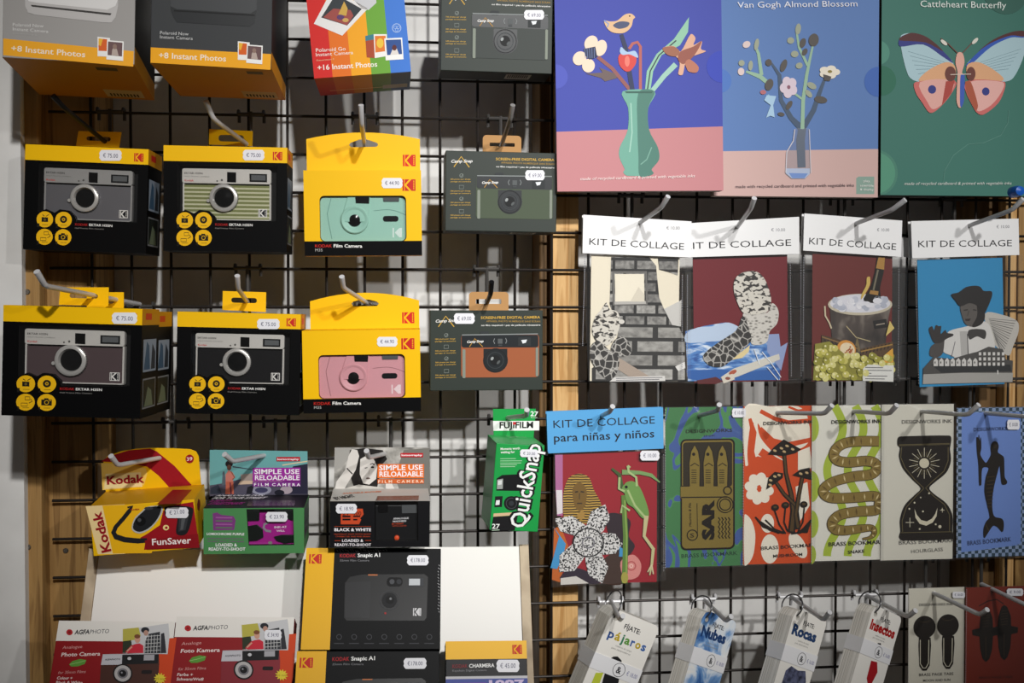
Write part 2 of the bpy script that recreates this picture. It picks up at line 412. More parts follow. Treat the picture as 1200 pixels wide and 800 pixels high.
# ------------------------------------------------------------------ cartons on the left
YEL = m('f6c000', .45); RED = m('c8261c', .5); KRAFT = m('b98d5c', .8)
def frame_right(w, T): return Matrix(((0, -1, 0, w / 2), (1, 0, 0, 0), (0, 0, 1, 0), (0, 0, 0, 1)))
def frame_left(w, T): return Matrix(((0, 1, 0, -w / 2), (-1, 0, 0, T), (0, 0, 1, 0), (0, 0, 0, 1)))
def frame_top(h): return Matrix(((1, 0, 0, 0), (0, 0, 1, 0), (0, -1, 0, h), (0, 0, 0, 1)))
def frame_bottom(T): return Matrix(((1, 0, 0, 0), (0, 0, -1, T), (0, 1, 0, 0), (0, 0, 0, 1)))
def frame_back(T, h): return Matrix.Translation((0, T, h))
def carton(root, w, h, T, mat, name='carton', hole=None, recess=0.0, inner=BLACK, bev=.0007):
    mb = MB()
    if hole is None: mb.box(-w / 2, w / 2, 0, T, 0, h, mat)
    else:
        out = [(-w / 2, 0), (w / 2, 0), (w / 2, h), (-w / 2, h)]
        tri = geometry.tessellate_polygon([[Vector((p[0], p[1], 0)) for p in l] for l in (out, hole)])
        fl = [(p[0], 0, p[1]) for p in out + list(hole)]; n = len(hole)
        def ccw(t):
            a, b, c = (fl[i] for i in t)
            return t if (b[0] - a[0]) * (c[2] - a[2]) - (b[2] - a[2]) * (c[0] - a[0]) > 0 else tuple(reversed(t))
        mb.add(fl, [ccw(t) for t in tri], mat)
        mb.add([(x, 0, z) for x, z in out] + [(x, T, z) for x, z in out], [(0, 4, 5, 1), (1, 5, 6, 2), (2, 6, 7, 3), (3, 7, 4, 0), (7, 6, 5, 4)], mat)
        mb.add([(x, 0, z) for x, z in hole] + [(x, recess, z) for x, z in hole],
               [(i, (i + 1) % n, (i + 1) % n + n, i + n) for i in range(n)] + [tuple(range(n, 2 * n))], inner)
        return mb.build(name, root, fix=False)
    return mb.build(name, root, bevel=bev)
GB = 'camera boxes hanging on the left side of the grid'

# ---- instant camera boxes along the top
def polaroid(corners, d, T, yaw, pitch, base, side, label, cam_art, zoom, band=YEL):
    Mx, w, h = pose_fit(corners, d, yaw, pitch, 900)
    r = thing('instant_camera_box', Mx, label, 'camera box', GB)
    carton(r, w, h, T, base)
    return r, Mx, w, h
ORG = m('efa713', .5)
# grey
r, Mx, w, h = polaroid([(3.5, -88), (160, -78), (157, 78), (4, 65)], .21, .185, .085, -.03, m('9c9996', .5), None,
    'large grey instant camera box with an orange band, cut off at the top left', None, None)
f = Face(Mx, None, (0, 0, 5.333))
a = Art(f); a.p([(20, 240), (836, 320), (833, 416), (20, 345)], ORG); a.done('orange_band', r)
a = Art(f, lift=.0002); a.t('+8 Instant Photos', 70, 318, 0, m('f2e8d4'), end=(532, 358), h=36, bold=.012)
a.t('Polaroid Now', 80, 163, 0, m('d8d6d4'), end=(272, 172), h=20); a.t('Instant Camera', 80, 190, 0, m('d8d6d4'), end=(302, 206), h=20)
a.t('Generation 2', 80, 212, 0, m('b5b3b1'), end=(230, 222), h=9); a.done('printed_lettering', r)
mb = MB()
mb.plate(f.Ls([(152, -240), (735, -200), (738, 40), (722, 110), (695, 142), (640, 140), (215, 92), (175, 78), (158, 40)]), -.0004, -.0002, m('b9b6b4', .4))
o = mb.build('camera_picture', r)
a = Art(f, lift=.0005); a.p([(160, -200), (735, -170), (736, 0), (722, 38), (670, 62), (230, 18), (180, 8), (165, -20)], m('dad8d6')); a.p([(192, 30), (698, 84), (690, 96), (200, 42)], m('3a3735'))
a.done('picture_slot', o)
def minipics(f, r, x, y, s, sx=1):
    a = Art(f, lift=.0004)
    a.p([(x, y), (x + 78 * s, y + 8 * s), (x + 78 * s, y + 125 * s), (x, y + 122 * s)], m('eceae6')); a.p([(x + 6 * s, y + 10 * s), (x + 60 * s, y + 16 * s), (x + 60 * s, y + 90 * s), (x + 6 * s, y + 88 * s)], m('d8601f'))
    a.p([(x + 6 * s, y + 10 * s), (x + 34 * s, y + 13 * s), (x + 20 * s, y + 60 * s), (x + 6 * s, y + 50 * s)], m('e9b233'))
    a.done('film_pack_picture', r)
    a = Art(f, lift=.0007)
    a.p([(x + 60 * s, y + 22 * s), (x + 164 * s, y + 30 * s), (x + 160 * s, y + 152 * s), (x + 55 * s, y + 142 * s)], m('efeeea'))
    a.p([(x + 66 * s, y + 30 * s), (x + 156 * s, y + 38 * s), (x + 153 * s, y + 124 * s), (x + 63 * s, y + 115 * s)], m('6a5050'))
    a.p([(x + 88 * s, y + 116 * s), (x + 92 * s, y + 80 * s), (x + 108 * s, y + 60 * s), (x + 122 * s, y + 80 * s), (x + 132 * s, y + 120 * s)], m('b5a49a')); a.e(x + 108 * s, y + 62 * s, 13 * s, 16 * s, m('8d7468'))
    a.done('photo_print_picture', r)
minipics(f, r, 610, 230, 1.0)
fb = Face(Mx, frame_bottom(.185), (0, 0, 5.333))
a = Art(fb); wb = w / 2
a.lpoly([(-wb, 0), (wb, 0), (wb, .185), (-wb, .185)], m('b87c10', .55))  # band orange darkened: underside shade put into the print colour
a.lpoly([(wb - .055, .01), (wb - .01, .01), (wb - .01, .05), (wb - .055, .05)], m('b9ab90'))
for i in range(9): a.lpoly([(wb - .05 + i * .004, .014), (wb - .048 + i * .004, .014), (wb - .048 + i * .004, .03), (wb - .05 + i * .004, .03)], BLACK)
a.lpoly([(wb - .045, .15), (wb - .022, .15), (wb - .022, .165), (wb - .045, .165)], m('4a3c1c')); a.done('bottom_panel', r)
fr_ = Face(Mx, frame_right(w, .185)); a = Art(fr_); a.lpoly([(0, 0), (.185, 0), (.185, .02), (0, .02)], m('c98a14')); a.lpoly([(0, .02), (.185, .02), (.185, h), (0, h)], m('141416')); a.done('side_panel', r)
# dark
r, Mx, w, h = polaroid([(177, -74), (321, -68), (317, 81), (177, 73)], .225, .19, .01, .0, m('37393b', .5), None,
    'large charcoal instant camera box with an orange band, above the boxed olive camera', None, None)
f = Face(Mx, None, (170, 0, 5.333))
a = Art(f); a.p([(36, 296), (788, 338), (784, 436), (34, 392)], ORG); a.done('orange_band', r)
a = Art(f, lift=.0002); a.t('+8 Instant Photos', 86, 362, 0, m('f2e8d4'), end=(506, 384), h=36, bold=.012)
a.t('Polaroid Now', 94, 214, 0, m('c9c9c9'), end=(272, 222), h=20); a.t('Instant Camera', 94, 240, 0, m('c9c9c9'), end=(298, 250), h=20); a.done('printed_lettering', r)
mb = MB(); mb.plate(f.Ls([(150, -240), (700, -220), (698, 70), (686, 140), (655, 166), (200, 140), (178, 110), (160, 60)]), -.0004, -.0002, m('2a2c2e', .35)); o = mb.build('camera_picture', r)
a = Art(f, lift=.0005); a.p([(150, -240), (700, -220), (698, 60), (660, 85), (200, 58), (160, 40)], m('3f4143', .4)); a.p([(180, 62), (686, 92), (684, 100), (182, 72)], m('151617')); a.done('picture_slot', o)
minipics(f, r, 580, 258, .95)
fb = Face(Mx, frame_bottom(.19)); wb = w / 2; a = Art(fb)
a.lpoly([(-wb, 0), (wb, 0), (wb, .19), (-wb, .19)], m('c08414', .55)); a.lpoly([(wb - .05, .01), (wb - .008, .01), (wb - .008, .05), (wb - .05, .05)], m('b9a27a'))  # orange toned down, the shade under the box painted in
for i in range(9): a.lpoly([(wb - .046 + i * .004, .016), (wb - .044 + i * .004, .016), (wb - .044 + i * .004, .032), (wb - .046 + i * .004, .032)], BLACK)
a.lpoly([(wb - .03, .155), (wb - .012, .155), (wb - .012, .17), (wb - .03, .17)], m('4a3c1c')); a.done('bottom_panel', r)
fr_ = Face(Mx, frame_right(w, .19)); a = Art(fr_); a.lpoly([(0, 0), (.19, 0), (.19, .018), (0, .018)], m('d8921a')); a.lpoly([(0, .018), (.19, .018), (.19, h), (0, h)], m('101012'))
a.done('side_panel', r)
# rainbow
r, Mx, w, h = polaroid([(354, -58), (469, -69), (480, 83), (367.5, 93)], .15, .12, .0, .02, m('2f5fb5', .5), None,
    'rainbow striped instant camera box hanging between the charcoal box and the black box', None, None)
f = Face(Mx, None, (340, 0, 5.928)); a = Art(f); x = -w / 2
for fr0, fr1, c in ((0, .19, 'cf2420'), (.19, .385, 'e0701c'), (.385, .59, 'eda31a'), (.59, .79, '6aa338'), (.79, 1, '3f78cf')):
    a.lpoly([(x + fr0 * w, 0), (x + fr1 * w, 0), (x + fr1 * w, h), (x + fr0 * w, h)], m(c))
a.done('striped_panel', r)
a = Art(f, lift=.0003); W_ = m('f4efe6')
a.t('Polaroid Go', 180, 362, 0, W_, end=(386, 350), h=26); a.t('Instant Camera', 180, 392, 0, W_, end=(438, 376), h=24); a.t('Generation 2', 182, 425, 0, m('f0c8a0'), end=(306, 415), h=10)
a.t('+16 Instant Photos', 192, 488, 0, W_, end=(606, 462), h=36, bold=.012); a.done('printed_lettering', r)
a = Art(f, lift=.0003); a.p([(165, 165), (295, -80), (540, 60), (362, 248)], m('e4e2e0')); a.p([(216, 122), (318, -40), (498, 62), (396, 178)], m('33383c'))
a.p([(230, 120), (300, 60), (420, 70), (440, 110), (396, 176)], m('9a4a44')); a.p([(335, 100), (375, 10), (400, 60), (390, 110)], m('c9a24a')); a.e(350, 120, 26, 18, m('5a3a6a')); a.e(385, 140, 22, 14, m('c8a05a')); a.done('photo_print_picture', r)
a = Art(f, lift=.0003); a.p([(440, 0), (590, -60), (600, 20), (545, 70), (500, 60)], m('c8c9cc')); a.done('camera_picture', r)
a = Art(f, lift=.0004); a.p([(522, 250), (580, 238), (588, 404), (532, 398)], m('a8482a')); a.p([(522, 250), (580, 238), (582, 275), (524, 285)], m('3b7a8a')); a.p([(580, 238), (672, 238), (672, 390), (588, 404)], m('eceae6')); a.p([(588, 250), (664, 248), (664, 356), (592, 366)], m('df7a2c')); a.e(625, 300, 24, 34, m('e8c040')); a.done('film_pack_picture', r)
a = Art(f, lift=.0006); a.p([(654, 268), (778, 262), (788, 412), (664, 420)], m('eeedea')); a.p([(664, 278), (770, 274), (778, 376), (674, 384)], m('2d4f8e')); a.p([(696, 382), (712, 340), (728, 320), (742, 340), (756, 378)], m('ddd6d0')); a.e(724, 332, 16, 20, m('5a2a2c')); a.done('photo_print_picture', r)
a = Art(f, lift=.0003); a.ring(740, 195, 27, 32, m('a8c0e8')); a.ring(730, 190, 8, 11, m('a8c0e8')); a.ring(752, 190, 8, 11, m('a8c0e8')); a.ring(740, 208, 8, 11, m('a8c0e8')); a.done('seal_mark', r)
fb = Face(Mx, frame_bottom(.12)); a = Art(fb)
for fr0, fr1, c in ((0, .19, 'a02018'), (.19, .385, 'b0561a'), (.385, .59, 'b57c18'), (.59, .79, '4f7a2c'), (.79, 1, '2a4a86')):  # front stripes repeated darker, with the underside's shade in the colours
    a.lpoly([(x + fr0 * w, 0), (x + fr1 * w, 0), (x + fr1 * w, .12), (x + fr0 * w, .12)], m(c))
a.lpoly([(x + .12 * w, .03), (x + .8 * w, .03), (x + .8 * w, .033), (x + .12 * w, .033)], m('c9b28a')); a.lpoly([(x + .70 * w, .02), (x + .97 * w, .02), (x + .97 * w, .045), (x + .70 * w, .045)], m('8f8f92')); a.done('bottom_panel', r)

# ---- boxed cameras with a clear window (black and yellow)
SLOT = 0.0016
EK = {}
def ektar(corners, d, T, yaw, label, body, tabpts, slot, zoom, tab_d=None, stk=None, price='€ 75.00', top='cbc8c2', full=True, mesh=None, pitch=0.0):
    Mx, w, h = pose_fit(corners, d, yaw, pitch, 250)
    r = thing('camera_box', Mx, label, 'camera box', GB)
    if 'ref' not in EK: EK['ref'] = (Mx, w, h)
    rM, rw, rh = EK['ref']; f = Face(rM, None, (180, 110, 4.0), (w / rw, h / rh)); own = Face(Mx, None, zoom)
    f.W, f.I = rM, rM.inverted()
    hole = f.Ls([(112, 330), (580, 338), (578, 596), (296, 600), (288, 575), (260, 548), (215, 543), (190, 560), (150, 543), (112, 560)])
    hole = hole[::-1]
    carton(r, w, h, T, BLACK, hole=hole, recess=.016, inner=m('08080a', .6))
    a = Art(f); a.lpoly([(-w / 2, h), (w / 2, h), (w / 2, h * .852), (-w / 2, h * .852)], YEL); a.done('yellow_band', r)
    ft = Face(Mx, frame_top(h)); a = Art(ft); a.lpoly([(-w / 2, 0), (w / 2, 0), (w / 2, T), (-w / 2, T)], YEL); a.done('top_panel', r)
    fs = Face(Mx, frame_right(w, T)); a = Art(fs)
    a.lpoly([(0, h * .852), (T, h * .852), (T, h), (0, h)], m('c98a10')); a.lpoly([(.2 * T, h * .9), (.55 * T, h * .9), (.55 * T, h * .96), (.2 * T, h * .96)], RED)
    a.lpoly([(.1 * T, h * .42), (.85 * T, h * .42), (.85 * T, h * .72), (.1 * T, h * .72)], m('8a96a4')); a.lpoly([(.14 * T, h * .44), (.5 * T, h * .44), (.44 * T, h * .66), (.3 * T, h * .7)], m('3a566e')); a.lpoly([(.55 * T, h * .44), (.8 * T, h * .44), (.8 * T, h * .6), (.62 * T, h * .68)], m('2b3138'))
    a.lpoly([(.1 * T, h * .08), (.85 * T, h * .08), (.85 * T, h * .36), (.1 * T, h * .36)], m('77797c')); a.lpoly([(.13 * T, h * .095), (.82 * T, h * .095), (.82 * T, h * .345), (.13 * T, h * .345)], m('1c211c')); a.lpoly([(.2 * T, h * .1), (.7 * T, h * .1), (.6 * T, h * .24), (.4 * T, h * .28), (.3 * T, h * .18)], m('667058'))
    a.t('EKTAR H35N', .0, 0, 1, BLACK) if False else None
    a.done('side_picture', r)
    # camera behind the window
    y0 = .006
    c = thing_part('camera', r)
    bt = m(top, .35, .1)
    MB().plate(rr_px(f, 134, 348, 550, 424, 10, y0), y0, .014, bt).build('top_cover', c, bevel=.0008)
    mb = MB(); mb.plate(rr_px(f, 138, 425, 548, 590, 5, y0 + .001), y0 + .001, .0155, body); mb.build('camera_body', c, bevel=.0006)
    x0, z0 = f.L(136, 588, y0); x1, z1 = f.L(550, 424, y0)
    mb = MB(); mb.box(x0, x0 + .0018, y0 + .0004, .0150, z0, z1, bt); mb.box(x1 - .0018, x1, y0 + .0004, .0150, z0, z1, bt); mb.box(x0, x1, y0 + .0004, .0150, z0, z0 + .0012, bt); mb.build('chrome_edge', c)
    cx, cz = f.L(330, 488, y0); k = f.k(330, 488, y0)
    mb = MB(); mb.lathe(cx, cz, [(66 * k, y0 + .001), (66 * k, y0 - .0035), (60 * k, y0 - .0045), (50 * k, y0 - .0045), (46 * k, y0 - .002), (44 * k, y0 + .0005)], m('c4c2be', .25, .35))
    for i in range(14):
        t = math.radians(-60 + i * 8.5); mb.lathe(cx + 67 * k * math.cos(t), cz + 67 * k * math.sin(t), [(2.4 * k, y0), (2.4 * k, y0 - .003)], m('8f8d8a', .3, .8), 8)
    mb.lathe(cx - 72 * k, cz - 14 * k, [(8 * k, y0), (8 * k, y0 - .0025)], m('c4c2be', .25, .35), 12)
    ln = mb.build('lens_ring', c, smooth=True)
    MB().lathe(cx, cz, [(44 * k, y0 + .0006), (44 * k, y0 - .0008), (34 * k, y0 - .0010), (20 * k, y0 - .0016), (9 * k, y0 - .0019), (3 * k, y0 - .0020)], m('08090b', .12, 0, .6)).build('lens', c, smooth=True)
    MB().plate(f.Ls([(345, 366), (387, 368), (387, 415), (345, 413)], y0), y0 - .0006, y0 + .001, m('0a0a0b', .15)).build('viewfinder', c)
    MB().plate(f.Ls([(450, 374), (532, 376), (532, 414), (450, 412)], y0), y0 - .0005, y0 + .001, m('1b1c1d', .2)).build('flash_frame', c)
    MB().plate(f.Ls([(458, 380), (525, 382), (525, 406), (458, 405)], y0 - .0006), y0 - .0009, y0 - .0004, m('6d7072', .15, .3)).build('flash', c)
    a = Art(f, y0=y0, lift=.0001); a.t('EKTAR H35N', 144, 375, 0, BLACK, end=(230, 377), h=9, bold=.01); a.t('HALF FRAME CAMERA', 144, 388, 0, m('6a6864'), end=(262, 391), h=5); a.t('Kodak', 146, 409, 0, RED, end=(188, 410), h=9, bold=.01)
    a.e(298, 408, 4, 4, m('55534f')); a.e(320, 404, 5, 5, m('55534f'))
    a.r(348, 369, 384, 378, m('343638')); a.done('camera_lettering', c)
    a = Art(f, y0=y0 + .001, lift=.0002); K0 = m('e4e2dd'); a.r(491, 540, 532, 578, K0); a.r(494, 543, 529, 575, m('101018')); a.p([(512, 543), (520, 543), (505, 559), (520, 575), (512, 575), (498, 559)], K0); a.r(497, 543, 500, 575, K0)
    for i in range(5): a.r(522, 546 + 6 * i, 526, 549 + 6 * i, K0)
    a.done('emblem_badge', c)
    # clear window
    MB().plate(hole[::-1], .0004, .0007, clear('clear_window', .05)).build('clear_window', r)
    # badges
    for (u, v), n in zip(((146, 592), (234, 592), (146, 674), (234, 674)), '1234'):
        a = Art(f, lift=.0002); a.e(u, v, 39, 38, m('eeb80c')); D = m('1a1710')
        if n == '1': a.r(u - 15, v - 10, u + 15, v + 12, D); a.e(u, v + 1, 6, 6, m('6b5a20')); a.l([(u - 12, v - 22), (u - 2, v - 15)], 3, D); a.l([(u + 6, v - 15), (u + 20, v - 24)], 3, D)
        elif n == '2': a.e(u, v - 2, 17, 17, D); a.e(u, v - 2, 8, 8, m('c89a10')); a.e(u, v - 2, 3, 3, D)
        elif n == '3': a.l([(u - 2, v - 24), (u + 18, v - 24), (u + 18, v - 10), (u - 2, v - 10), (u - 2, v - 24)], 3, D); a.l([(u - 18, v + 4), (u + 8, v + 4), (u + 8, v + 18), (u - 18, v + 18), (u - 18, v + 4)], 3, D); a.l([(u + 22, v - 14), (u + 28, v - 4), (u + 14, v + 4)], 3, D)
        else: a.r(u - 22, v - 13, u + 22, v + 14, D); a.r(u - 10, v - 19, u + 8, v - 12, D); a.ring(u, v, 7, 10, m('d8a80c')); a.r(u + 12, v - 10, u + 18, v - 6, m('d8a80c'))
        a.l([(u - 12, v + 25), (u + 16, v + 25)], 2.4, m('8a6d10')); a.t(n, u - 36, v + 37, 11, D, h=18, bold=.02); a.done('step_badge', r)
    a = Art(f, lift=.0002); a.t('KODAK', 289, 617, 0, m('b02020'), end=(349, 618), h=11, bold=.012); a.t('EKTAR H35N', 355, 618, 0, m('f0efec'), end=(464, 620), h=11, bold=.016); a.t('Half Frame Film Camera', 289, 632, 0, m('8f8d8a'), end=(424, 634), h=6); a.done('product_name', r)
    a = Art(f, lift=.0002); emblem(a, 559, 271, 44, 40, RED, m('f3b90a')); a.done('emblem_badge', r)
    # hang tab
    tp = [own.L(u, v, T) for u, v in tabpts]; sl = own.L(*slot[:2], T), own.L(*slot[2:], T)
    x0, x1 = sorted((sl[0][0], sl[1][0])); z0, z1 = sorted((sl[0][1], sl[1][1]))
    MB().plate(tp, T - .0014, T - .0002, YEL, holes=[rrect(x0, z0, x1, z1, (z1 - z0) / 2.05, 4)]).build('hang_tab', r)
    if stk: sticker(own, r, *stk, price)
    return r, Mx, w, h
def thing_part(name, parent):
    o = bpy.data.objects.new(name, None); SC.collection.objects.link(o); o.parent = parent; o.empty_display_size = .01; return o
def rr_px(f, u0, v0, u1, v1, rad, y0=0.0):
    a = f.L(u0, v0, y0); b = f.L(u1, v1, y0)
    return rrect(min(a[0], b[0]), min(a[1], b[1]), max(a[0], b[0]), max(a[1], b[1]), rad * f.k(u0, v0, y0))
stripes = tex('olive_ribbed_camera', [(0.0, '6e7446'), (0.62, '8d9160'), (0.8, 'c2c2a2')], (1, 1, 1), 'wavez', 0, 62.0, .4)
ektar([(190.5, 169), (337, 174), (335.5, 295), (192.5, 294)], .08, .06, -.03, 'black and yellow box with an olive ribbed camera in its window', stripes,
      [(262, 165), (466, 175), (463, 246), (260, 238)], (305, 192, 424, 225), (180, 110, 4.0), stk=(418, 262, 520, 312), price='€ 75.00')
ektar([(29, 168.7), (174, 175), (171, 298), (27.7, 291)], .085, .065, -.05, 'black and yellow box holding a silver grey compact camera, beside the wooden post', m('77767a', .35, .5),
      [(435, 64), (672, 70), (658, 156), (420, 146)], (478, 92, 612, 122), (0, 140, 4.706), stk=(548, 168, 672, 228), price='€ 75.00', top='9b9a98')
r3 = ektar([(5, 357), (168, 362), (163, 489), (0.5, 488)], .235, .07, -.06, 'black and yellow box with a mauve brown camera in its window, in front of another', m('5f5052', .3, .3),
      [(300, 112), (538, 112), (536, 205), (292, 198)], (345, 141, 485, 168), (0, 310, 4.21), stk=(552, 236, 678, 292), price='€ 75.00')
# the box behind it on the same hook
Mb = r3[1].copy(); off = r3[1].to_3x3() @ Vector((.010, .074, 0))
ektar([proj(r3[1] @ Vector(p)) for p in ((-r3[2] / 2 - .004, .074, r3[3] - .003), (r3[2] / 2 - .004, .074, r3[3] - .003), (r3[2] / 2 - .004, .074, -.001), (-r3[2] / 2 - .004, .074, -.001))],
      .161, .07, -.06, 'black and yellow camera box mostly hidden behind the box with the mauve camera', m('5f5052', .3, .3),
      [(430, 136), (612, 136), (612, 220), (430, 220)], (450, 160, 566, 192), (0, 310, 4.21))
ektar([(207.2, 364), (353, 369), (350, 486), (206.6, 484.5)], .085, .065, -.02, 'black and yellow box holding a black and silver compact camera, below the boxed olive camera', m('1a1a1c', .3),
      [(300, 130), (514, 136), (512, 234), (298, 224)], (342, 162, 468, 190), (190, 310, 4.21), stk=(468, 268, 580, 318), price='€ 75.00')

# ---- yellow boxes with a coloured camera
MK = {}
def m35(corners, d, T, label, hexcol, zoom, arch, slot, stk, price, own_tab_emblem):
    Mx, w, h = pose_fit(corners, d, -.02, .03, 250)
    r = thing('camera_box', Mx, label, 'camera box', GB)
    if not MK: MK['ref'] = (Mx, w, h)
    rM, rw, rh = MK['ref']; f = Face(rM, None, (340, 110, 4.0), (w / rw, h / rh)); own = Face(Mx, None, zoom)
    hole = rr_px(f, 137, 477, 546, 690, 22)
    carton(r, w, h, T, YEL, hole=hole, recess=.014, inner=m('c79508', .6))
    a = Art(f); a.lpoly([(-w / 2, 0), (w / 2, 0), (w / 2, h * .172), (-w / 2, h * .172)], BLACK); a.done('black_band', r)
    fs = Face(Mx, frame_right(w, T)); a = Art(fs); a.lpoly([(0, 0), (T, 0), (T, h * .172), (0, h * .172)], BLACK); a.done('side_panel', r)
    y0 = .006; c = thing_part('camera', r); bm_ = m(hexcol, .38)
    MB().plate(rr_px(f, 140, 484, 543, 689, 24, y0), y0, .0139, bm_).build('camera_body', c, bevel=.0012)
    # raised front hump and lens
    cx, cz = f.L(303, 590, y0); k = f.k(303, 590, y0)
    hump = f.Ls([(270, 482), (376, 482), (372, 540), (362, 600), (240, 600), (252, 540)], y0)
    MB().plate(hump, y0 - .0016, y0 + .001, bm_).build('front_hump', c, bevel=.0008)
    MB().lathe(cx, cz, [(66 * k, y0 + .001), (66 * k, y0 - .0018), (61 * k, y0 - .0030), (56 * k, y0 - .0030), (46 * k, y0 - .0012), (32 * k, y0 + .0002)], bm_).build('lens_ring', c, smooth=True)
    MB().lathe(cx, cz, [(31 * k, y0 + .001), (31 * k, y0 - .0014), (25 * k, y0 - .0016), (15 * k, y0 - .0022), (5 * k, y0 - .0026)], m('0b0b0d', .12, 0, .6)).build('lens', c, smooth=True)
    MB().plate(f.Ls([(305, 480), (372, 480), (370, 514), (308, 512)], y0 - .002), y0 - .0026, y0, m('141214', .2)).build('viewfinder', c, bevel=.0004)
    MB().plate(f.Ls([(436, 484), (512, 484), (510, 504), (438, 504)], y0 - .001), y0 - .0014, y0 + .001, m('55595a', .2)).build('flash', c)
    MB().plate(rr_px(f, 435, 572, 508, 598, 12, y0), y0 - .0006, y0 + .001, m('17181b', .25)).build('shutter_plate', c)
    a = Art(f, y0=y0, lift=.0002)
    lp = [(392 + i * 15.2, 548 - 6 * math.sin(i * .34) + (max(0, i - 4) ** 1.7) * .9) for i in range(11)]
    dk = m('8f6064' if hexcol[0] == 'd' else '5f8a80'); a.l(lp, 2.2, dk); a.l([(192, 490), (174, 560), (180, 600), (196, 680)], 2.4, dk)
    lg = m('d4e6e0' if hexcol[0] == '9' else 'ecd6da'); a.r(480, 628, 487, 672, lg); a.p([(490, 650), (512, 628), (524, 628), (524, 672), (512, 672)], lg)
    a.done('camera_trim_lines', c)
    MB().plate(rr_px(f, 137, 477, 546, 690, 22), .0004, .0007, clear('clear_window', .05)).build('clear_window', r)
    a = Art(f, lift=.0002); a.t('KODAK', 117, 719, 0, RED, end=(196, 719), h=14, bold=.008); a.t('Film Camera', 204, 719, 0, m('f2f0ec'), end=(338, 720), h=15, bold=.02); a.t('M35', 118, 738, 0, m('b5b3b0'), end=(152, 738), h=13); a.done('product_name', r)
    a = Art(f, lift=.0002); emblem(a, 526, 400, 62, 54, RED, m('f3b90a')); a.done('emblem_badge', r)
    # tall back card
    yb = T - .001
    ap = [own.L(u, v, yb) for u, v in arch]; s0 = [own.L(u, v, yb) for u, v in slot]
    card = MB().plate([(ap[0][0], h - .012)] + ap + [(ap[-1][0], h - .012)], yb - .0008, yb, YEL, holes=[s0]).build('hang_card', r)
    fc = Face(Mx, frame_back(yb - .0008, 0), zoom); a = Art(fc); emblem(a, *own_tab_emblem, RED, m('f3b90a')); a.done('emblem_badge', card)
    sticker(own, r, *stk, price)
    return r
def arc_px(x0, y0, x1, y1, top, n=12):
    return [(x0 + (x1 - x0) * i / n, y0 + (y1 - y0) * i / n - 4 * (i / n) * (1 - i / n) * top) for i in range(n + 1)]
m35([(354, 199), (493.5, 200), (494.5, 299.5), (358.5, 299.5)], .075, .045, 'yellow hanging box with a window onto a mint green camera', '9ac8b8', (340, 110, 4.0), arc_px(76, 212, 608, 212, 31),
    [(277, 240), (282, 230), (325, 214), (360, 214), (408, 230), (413, 240), (404, 248), (286, 250)], (428, 394, 528, 442), '€ 44.90', (528, 285, 60, 54))
m35([(353, 388), (491.5, 385.5), (494, 483), (356.5, 483)], .085, .05, 'yellow hanging box with a window onto a pink camera', 'd59aa2', (340, 310, 4.21), arc_px(98, 181, 636, 176, 40),
    [(303, 192), (312, 182), (350, 172), (390, 172), (428, 182), (438, 192), (428, 204), (312, 206)], (428, 356, 530, 404), '€ 44.90', (552, 235, 61, 54))

